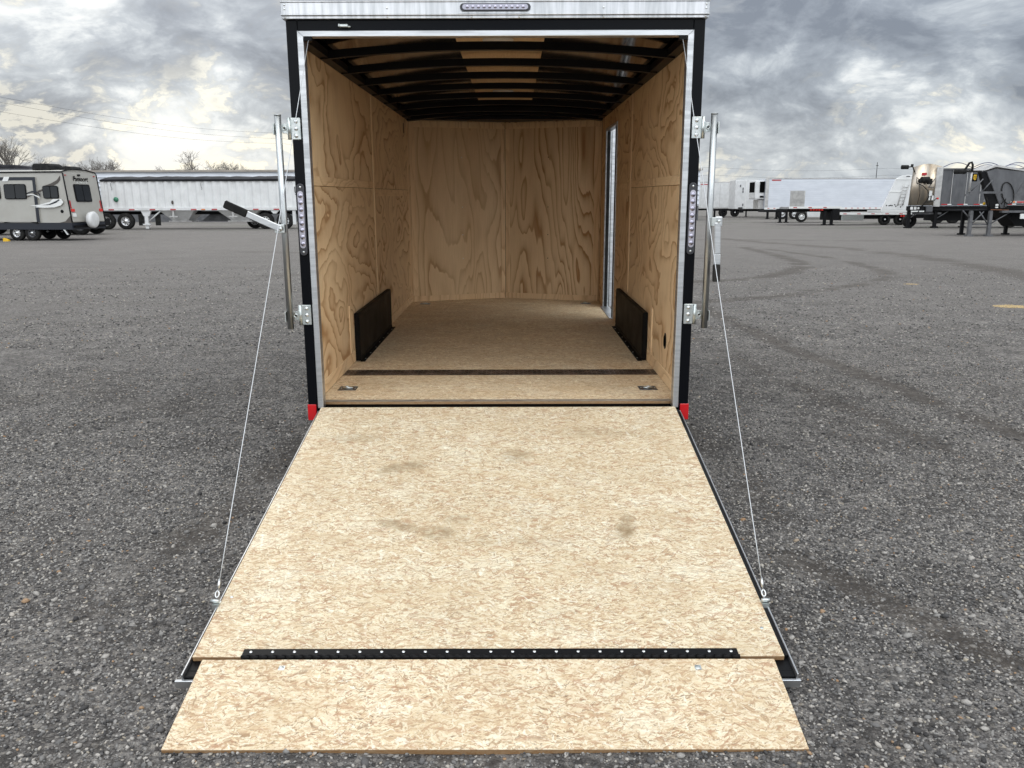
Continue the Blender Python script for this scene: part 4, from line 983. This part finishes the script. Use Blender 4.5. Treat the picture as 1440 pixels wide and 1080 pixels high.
# ------------------------------------------------------------------ right side trailers
def ribs(mb, x0, x1, y, z0, z1, n, d=.03):
    s_ = (z1-z0)/n
    for k in range(n): mb.prism([(y-d, z0+k*s_), (y-.001, z0+k*s_), (y-.001, z0+k*s_+s_*.9), (y-.006, z0+k*s_+s_*.9)], 'x', x0, x1)
    return mb
def legs(parent, xs, y, ztop, r=.07, m=M_frame):
    for x in xs:
        MB().box(x-r, x+r, y-r, y+r, .08, ztop).box(x-r*2, x+r*2, y-r*2, y+r*2, 0.0, .079).build('landing_leg', m, parent)
# far dry van
DV_ = thing('dry_van_trailer', 'plain white box trailer farthest back beside the lowered lock bar', 'trailer', (21.6, 95, 0))
MB().box(0, 9.0, 0, 2.5, 1.05, 3.95).build('body', M_white, DV_, .02)
sm = MB()
for k in range(8): sm.box(.5+k*1.1, .53+k*1.1, -.012, -.001, 1.15, 3.85)
sm.build('seam', M_sheet, DV_)
MB().box(-.02, 9.0, -.03, .0, 3.951, 4.02).box(-.02, 9.0, -.03, 0, .95, 1.049).build('rail', M_sheet, DV_)
MB().box(.4, 1.5, -.02, -.002, 3.68, 3.76).build('lettering', M_taper, DV_)
for x in (3.2, 4.6): wheel(DV_, (x, .2, .5), .5, .3, M_frame)
MB().box(.5, 9, .8, 1.6, .75, .949).build('chassis', M_frame, DV_)
legs(DV_, (6.0,), .4, .95)
# second white van, door end near
V2 = thing('box_trailer', 'tall white box trailer with door hardware, left of the refrigerator unit', 'trailer', (24.25, 88, 0))
MB().box(0, 7.0, 0, 2.5, .95, 4.02).build('body', M_white, V2, .02)
MB().box(1.15, 1.24, -.02, -.001, .95, 4.0).build('post', M_tapew, V2)
for x, z in ((.55, 3.4), (.85, 3.1), (.85, 2.8), (.9, 1.4)): MB().box(x-.05, x+.05, -.05, -.002, z-.12, z+.12).build('latch', M_greysteel, V2)
MB().box(.4, .9, -.04, -.003, 1.0, 1.12).build('latch', M_frame, V2)
MB().box(.6, 1.0, -.10, .3, .55, .949).box(0, 7, .5, 2.0, .7, .949).build('chassis', M_frame, V2)
legs(V2, (-1.9, -1.0), 1.0, .9, .09)
MB().box(-2.2, 1, .8, 1.2, .75, .95).build('drawbar', M_frame, V2)
# refrigerated trailer
RF = thing('refrigerated_trailer', 'long white ribbed refrigerated trailer with a black grilled cooling unit', 'trailer', (25.0, 79.5, 0))
LRF = 13.5
MB().box(0, LRF, 0, 2.6, 1.02, 3.90).build('body', M_whiteb, RF)
ribs(MB(), .35, LRF, 0, 1.2, 3.8, 13, .025).build('siding', M_whiteb, RF)
MB().box(-.02, LRF+.02, -.045, 0, 3.901, 3.97).build('top_rail', M_sheet, RF); MB().box(0, LRF, -.05, -.002, .95, 1.14).build('bottom_rail', M_tapew, RF)
tape(RF, .3, LRF-.2, -.051, 1.03, .06, 22, .55)
MB().box(0, .33, -.05, -.002, 1.15, 3.90).build('corner_post', M_sheet, RF)
MB().box(.6, 1.5, -.045, -.031, 3.72, 3.82).build('lettering', M_taper, RF)
cu = MB().box(-.95, -.01, .2, 2.4, 1.95, 3.75).build('cooling_unit', M_white, RF, .08, seg=2)
MB().box(-.50, -.05, .12, .199, 2.6, 3.65).box(-.96, -.951, .4, 2.2, 2.6, 3.6).build('grille', M_hole, cu)
MB().box(-.45, -.08, .15, .199, 2.10, 2.28).build('control_box', M_frame, cu)
MB().box(-.5, -.02, .4, 2.2, 1.0, 1.9).build('fuel_tank', M_sheet, RF)
legs(RF, (.45, 1.35), .3, .95, .09)
MB().box(.2, 13, .6, 1.9, .72, .949).build('chassis', M_frame, RF)
for x in (1.9, 3.1, 4.0, 11, 12.2): wheel(RF, (x, .3, .5), .5, .3, M_rim)
# drop deck trailer
DK = thing('step_deck_trailer', 'empty step deck flatbed trailer with an upright ribbed metal headboard', 'trailer', (19.9, 56, 0), R(0))
MB().box(.0, 3.55, 0, 2.5, 1.16, 1.31).build('upper_deck', M_sheet, DK)
MB().box(-.1, 3.65, -.03, -.002, 1.18, 1.33).build('side_rail', M_tapew, DK)
MB().box(3.05, 3.55, 0.02, 2.48, .35, 1.155).build('gooseneck', M_frame, DK)
MB().box(3.56, 9.0, 0, 2.5, .72, .88).build('lower_deck', M_sheet, DK); MB().box(3.56, 9.0, -.03, -.002, .74, .87).build('side_rail', M_tapew, DK)
tape(DK, .2, 3.4, -.031, 1.22, .06, 3, .4); tape(DK, 3.8, 8.8, -.031, .78, .05, 5, .4)
hbm = MB().box(-.02, 1.02, .1, .16, 1.32, 2.42).box(.82, 1.02, .16, 1.8, 1.32, 2.42)
for k in range(11): hbm.box(.03+k*.085, .065+k*.085, .07, .0995, 1.34, 2.40)
hbm.box(-.02, 1.02, .06, .0695, 1.66, 1.69)
hbm.build('headboard', M_sheet, DK); MB().box(-.25, .5, .05, 2.4, 1.05, 1.159).build('nose_plate', M_frame, DK)
MB().box(.0, 3.3, .6, 1.9, .95, 1.15).build('chassis', M_frame, DK)
for k in range(5): MB().box(1.4+k*.2, 1.53+k*.2, -.04, -.031, 1.05, 1.13).build('red_lamp', M_redlamp, DK)
legs(DK, (2.55, 3.05), .15, 1.0, .09)
MB().box(3.7, 5.3, -.02, .6, .34, .715).build('tool_box', M_galv, DK, .02)
MB().box(5.4, 9.0, .3, 2.1, .45, .715).build('chassis', M_frame, DK)
for x in (6.9, 8.0): wheel(DK, (x, .3, .40), .40, .3, M_frame)
for k in range(6): MB().box(7.9+k*.17, 8.02+k*.17, -.04, -.031, .60, .69).build('red_lamp', M_redlamp, DK)
# another low trailer behind it: wheel, white fairing and legs
LT = thing('lowboy_trailer', 'low trailer with white fairing and wheel glimpsed under the step deck', 'trailer', (20.5, 64, 0))
wheel(LT, (3.0, .2, .5), .45, .3, M_hub); MB().prism([(3.45, .45), (5.1, .45), (5.1, 1.1), (3.35, 1.1)], 'y', 0, .1).build('fairing', M_white, LT, .03)
MB().box(0, 7, .3, 2.0, .85, 1.0).build('chassis', M_frame, LT); legs(LT, (1.3, 1.8), .2, 1.0, .08)
# white hopper-front trailer
WH = thing('hopper_trailer', 'white hopper trailer with a sloping arched front and ladder', 'trailer', (28.2, 60.2, 0))
fp = [(.0, 1.02), (1.95, 1.02), (2.62, 3.45), (2.3, 3.58), (1.85, 3.64), (1.4, 3.58), (.95, 3.36)]
MB().prism(fp, 'y', 0, .12).build('front_slope', M_whitebr, WH, .02)
MB().box(.9, 2.62, -.03, -.002, 3.28, 3.35).box(.45, 1.65, -.03, -.002, 2.35, 2.42).build('rib', M_tapew, WH)
MB().box(1.7, 1.98, -.012, -.003, 3.48, 3.55).build('badge', M_greysteel, WH)
MB().box(2.15, 9.0, .13, 2.6, 1.02, 3.45).build('body', M_whiteb, WH); ribs(MB(), 2.65, 9, .13, 1.1, 3.4, 12, .05).build('siding', M_whiteb, WH)
ld = MB().tube([(1.2, -.06, 1.35), (1.55, -.06, 2.95)], .025, 6).tube([(1.58, -.06, 1.3), (1.95, -.06, 2.95)], .025, 6)
for k in range(6): u = k/5.5; ld.tube([(1.22+.33*u, -.06, 1.5+1.35*u), (1.60+.33*u, -.06, 1.5+1.35*u)], .02, 6)
ld.build('ladder', M_sheet, WH)
rr = random.Random(11)
for k in range(9): MB().cyl((.4+k*.15+rr.uniform(-.05, .05), -.01, 1.25+rr.uniform(0, .22)), 'y', .045, .02, 8).build('bolt_head', M_frame, WH)
MB().box(.0, 9, .0, 2.5, .88, 1.015).build('bottom_rail', M_tapew, WH); MB().box(.0, 9, .5, 2.1, .4, .878).build('chassis', M_frame, WH)
legs(WH, (.5,), .4, .9)
for x in (4.5, 5.7): wheel(WH, (x, .3, .5), .5, .3, M_frame)

# silver dump trailer with bulged front
DP = thing('dump_trailer', 'polished silver dump trailer with rounded front and black hoses', 'trailer', (24.9, 48.5, 0))
fpts = [(0, 1.40), (0, 3.55), (.12, 3.75), (.5, 3.90), (.85, 3.94), (1.3, 3.90), (1.75, 3.86), (1.75, 1.40)]
# rounded front: plan profile bulges towards the camera, extruded up, then cut by the arched top
fb_ = MB(); ns = 16; vs = []; 
for i in range(ns+1):
    x = 1.85*i/ns; yb = -.22*math.sin(math.pi*min(1, x/1.1)) if x < 1.1 else 0.0
    ztop_ = 3.50+.42*math.sin(math.pi*(.18+.64*i/ns))
    vs += [(x-(.12*(1-i/ns)), yb, 1.40), (x, yb, ztop_)]
fs = [(2*i, 2*i+2, 2*i+3, 2*i+1) for i in range(ns)]
fb_.add(vs, fs, True); fo = fb_.build('front_panel', M_polish_sunset, DP); so_ = fo.modifiers.new('thick', 'SOLIDIFY'); so_.thickness = .03; so_.offset = 1
MB().box(1.45, 1.85, -.06, .1, 1.32, 3.72).build('corner_post', M_sheet, DP, .02)
MB().box(1.86, 9.5, .05, 2.5, 1.38, 3.62).build('body', M_greyalloy, DP)
sd = MB()
for k in range(9): sd.box(2.5+k*.9, 2.53+k*.9, .02, .049, 1.5, 3.6)
sd.build('side_seam', M_sheet, DP)
MB().box(1.86, 9.5, -.01, .049, 3.55, 3.65).box(1.86, 9.5, -.02, .049, 1.38, 1.50).build('rail', M_greyalloy, DP)
tape(DP, 1.95, 7, -.021, 1.43, .06, 5, .62)
MB().box(.10, 9, .1, .7, 1.08, 1.36).box(1.0, 9, .701, 2.3, 1.08, 1.36).build('chassis', M_frame, DP, .02)
MB().box(2.0, 9, .9, 2.2, .45, 1.075).build('under_frame', M_frame, DP); MB().box(-.05, .85, -.10, .09, 1.10, 1.38).build('sign_plate', M_frame, DP)
text_mesh('lettering', 'RED DOG', .17, M_tapew, DP, Matrix.Translation((.27, -.115, 1.24)) @ Matrix.Rotation(R(90), 4, 'X'), .003, True, 1) if False else MB().box(.0, .16, -.112, -.101, 1.15, 1.32).box(.22, .38, -.112, -.101, 1.15, 1.32).box(.44, .56, -.112, -.101, 1.18, 1.30).build('reflective_plate', M_tapew, DP)
MB().box(1.0, 1.4, -.10, .09, 1.02, 1.34).build('control_box', M_greyalloy, DP)
mt = MB().cyl((.62, -.36, 2.95), 'x', .19, .5, 14).box(.80, 1.05, -.45, -.22, 2.68, 3.02).cyl((.35, -.36, 2.9), 'y', .13, .22, 12)
mt.build('hydraulic_motor', M_rubber, DP, .02)
hs = MB().tube([(.3, -.4, 2.9), (.05, -.45, 3.1), (.1, -.42, 2.75), (.5, -.4, 2.6), (.85, -.38, 2.3), (.95, -.36, 1.9), (.75, -.34, 1.55), (.6, -.3, 1.35)], .028, 7)
hs.tube([(.8, -.2, 1.6), (1.1, -.2, 1.62), (1.4, -.2, 1.7), (1.52, -.2, 1.85)], .025, 7).tube([(.3, -.38, 2.7), (.38, -.36, 2.1), (.32, -.3, 1.5)], .015, 6)
hs.build('hose', M_rubber, DP)
MB().tube([(.95, -.22, 2.5), (1.3, -.18, 3.0), (1.35, -.18, 3.05)], .025, 6).tube([(.95, -.22, 2.5), (1.3, -.16, 2.5)], .02, 6).tube([(1.05, -.2, 1.95), (1.25, -.18, 1.95)], .02, 6).build('bracket', M_greysteel, DP)
MB().box(.45, .75, -.25, -.232, 3.22, 3.38).build('sticker', M_taper, DP); MB().box(1.12, 1.30, -.03, -.012, 1.72, 2.3).box(1.22, 1.42, -.03, -.012, 1.72, 2.0).build('sticker', M_tapew, DP)
MB().box(1.60, 1.72, -.075, -.061, 1.78, 1.88).build('side_marker', M_redlamp, DP)
MB().tube([(.06, -.1, 3.4), (-.1, -.1, 3.75), (-.45, -.1, 3.72)], .04, 8).cyl((-.58, -.1, 3.72), 'x', .13, .4, 14).box(-.2, -.08, -.15, -.05, 3.72, 3.9).build('work_lamp', M_rubber, DP)
legs(DP, (.12, 1.80), .3, 1.1, .09); legs(DP, (2.6, 4.4), 1.9, 1.1, .08)
MB().tube([(.2, .3, .6), (.75, .3, 1.05)], .03, 6).tube([(1.9, .3, .6), (2.6, .3, 1.05)], .03, 6).box(.4, 2.2, .35, .45, .85, .98).build('leg_brace', M_greysteel, DP)
for x in (.95, 6.5, 7.7): wheel(DP, (x, 1.9 if x < 1 else .3, .42 if x < 1 else .5), .42 if x < 1 else .5, .3, M_frame)
hc = MB()
for k in range(4): x0 = 1.9+k*1.9; hc.tube([(x0+1.9*u/8, .3, 3.68+.32*math.sin(math.pi*u/8)) for u in range(9)], .022, 6)
hc.build('tarp_bow', M_bluehose, DP)

# nearest grey hopper trailer at the right edge
HP = thing('bulk_hopper_trailer', 'dull grey hopper trailer on landing legs, nearest at the right edge', 'trailer', (21.3, 35.5, 0))
# side wall with sloping front
sp_ = [(1.05, 2.98), (2.10, 1.40), (2.55, 1.32), (12, 1.32), (12, 2.98), (2.0, 3.02), (1.45, 3.12)]
MB().prism([(.95, 3.0), (1.4, 3.14), (1.60, 3.10), (3.0, 2.98), (2.25, 1.62), (2.05, 1.32), (1.82, 1.30)], 'y', 0.0, .45).build('front_slope', M_greyalloy, HP, .02)
MB().prism([(3.01, 2.97), (2.27, 1.62), (12, 1.62), (12, 2.97)], 'y', .10, 2.4).build('body', M_greysteel, HP)
MB().prism([(.9, 3.05), (1.35, 3.20), (1.5, 3.18), (2.7, 3.0), (12, 2.97), (12, 3.05), (2.7, 3.09), (1.5, 3.27), (1.35, 3.28)], 'y', -.05, 1.4).build('top_cap', M_sheet, HP)
MB().prism([(.72, 2.97), (.98, 2.97), (1.80, 1.25), (1.42, 1.22)], 'y', .06, .35).build('front_frame', M_frame, HP)
MB().box(2.25, 12, .02, .099, 1.54, 1.64).build('side_rail', M_sheet, HP); tape(HP, 2.55, 7, .019, 1.555, .07, 4, .75)
MB().box(2.36, 2.46, 0.0, .018, 1.56, 1.63).build('side_marker', M_orange, HP)
MB().box(1.9, 12, .3, 2.0, 1.20, 1.318).build('chassis', M_frame, HP)
MB().box(1.9, 12, -.02, .25, 1.10, 1.20).build('side_beam', M_greysteel, HP); MB().prism([(2.4, 1.19), (9, 1.19), (8.3, .45), (3.1, .45)], 'y', .8, 2.0).build('lower_hopper', M_frame, HP)
MB().box(.12, 1.75, -.30, -.2, 1.98, 2.08).build('cross_beam', M_greysteel, HP)
MB().tube([(.10, -.25, 2.05), (.12, -.25, 2.6), (.14, -.25, 3.05)], .045, 10).build('post', M_sheet, HP)
MB().tube([(.14, -.25, 3.0), (.14, -.25, 3.28), (.08, -.25, 3.40), (-.03, -.25, 3.36), (-.15, -.25, 3.15), (-.25, -.25, 3.02)], .05, 10).build('feed_pipe', M_rubber, HP)
MB().cyl((-.42, -.25, 2.98), 'x', .11, .5, 14).box(-.15, .55, -.30, -.22, 2.95, 3.03).build('motor', M_rubber, HP)
MB().box(-.08, .22, -.33, -.2, 1.86, 1.97).build('lamp_box', M_greysteel, HP)
MB().tube([(.22, -.22, 2.1), (.72, -.22, 2.65)], .025, 6).tube([(.75, -.22, 2.08), (1.15, -.22, 2.6)], .025, 6).build('brace', M_greysteel, HP)
bdg = MB().box(.48, .72, .3, .39, 2.55, 2.90).build('badge_plate', M_frame, HP)
MB().prism([(.53, 2.84), (.55, 2.86), (.60, 2.855), (.65, 2.86), (.67, 2.84), (.67, 2.70), (.65, 2.64), (.60, 2.60), (.55, 2.64), (.53, 2.70)], 'y', .285, .299).build('badge', M_yellow, bdg)
MB().box(.55, .65, .278, .284, 2.77, 2.79).box(.55, .65, .278, .284, 2.70, 2.72).build('badge', M_frame, bdg)
ring_ = [(2.05+.28*math.cos(a)-.12*math.sin(a), -.04, 2.0+.50*math.sin(a)) for a in [R(k*18) for k in range(21)]]
MB().tube(ring_, .022, 6).build('hose', M_rubber, HP)
MB().tube([(1.0, -.1, 1.9), (1.1, -.12, 1.6), (1.2, -.1, 1.35)], .03, 6).tube([(1.75, -.1, 1.5), (1.95, -.1, 1.75), (1.9, -.1, 1.4), (2.1, -.1, 1.3)], .025, 6).build('hose', M_rubber, HP)
MB().cyl((1.19, .32, 1.52), 'y', .07, .02, 12).build('decal', M_yellow, HP)
MB().tube([(3.20, .05, 2.75), (3.2, .05, 2.55), (3.12, .05, 2.4)], .06, 8).build('vent_pipe', M_rubber, HP)
MB().box(1.55, 1.68, -.03, -.002, 1.42, 1.5).box(1.55, 1.68, -.03, -.002, 1.32, 1.38).build('sticker', M_tapew, HP)
MB().tube([(1.35, .0, 1.24), (2.2, .0, 1.22)], .02, 6).build('coupling', M_rust, HP)
legs(HP, (.50, 1.42), .1, 1.15, .075, M_greysteel); legs(HP, (1.2, 3.4), 2.1, 1.15, .07)
for x in (.50, 1.42): MB().box(x-.06, x+.06, .02, .16, .62, 1.2).build('leg_sleeve', M_greysteel, HP)
MB().tube([(.5, .1, .55), (1.42, .1, .55)], .03, 6).tube([(.55, .1, .55), (1.1, .1, 1.15)], .03, 6).tube([(1.35, .1, .55), (.9, .1, 1.15)], .03, 6).tube([(1.5, .1, .6), (2.3, .1, 1.1)], .03, 6).tube([(.45, .1, .85), (.1, .1, 1.2)], .03, 6).build('leg_brace', M_greysteel, HP)
MB().box(.0, 1.9, .3, 1.9, 1.18, 1.235).build('coupling_plate', M_frame, HP)
MB().box(2.78, 3.3, -.03, .02, .82, 1.05).build('licence_plate', M_tapew, HP)
for x in (8.5, 9.7): wheel(HP, (x, .3, .5), .5, .3)
bw = MB()
for k in range(4): x0 = .6+k*1.2; bw.tube([(x0+1.3*u/8, .5, 3.12+.20*math.sin(math.pi*u/8)) for u in range(9)], .014, 6)
bw.build('tarp_bow', M_bluehose, HP)
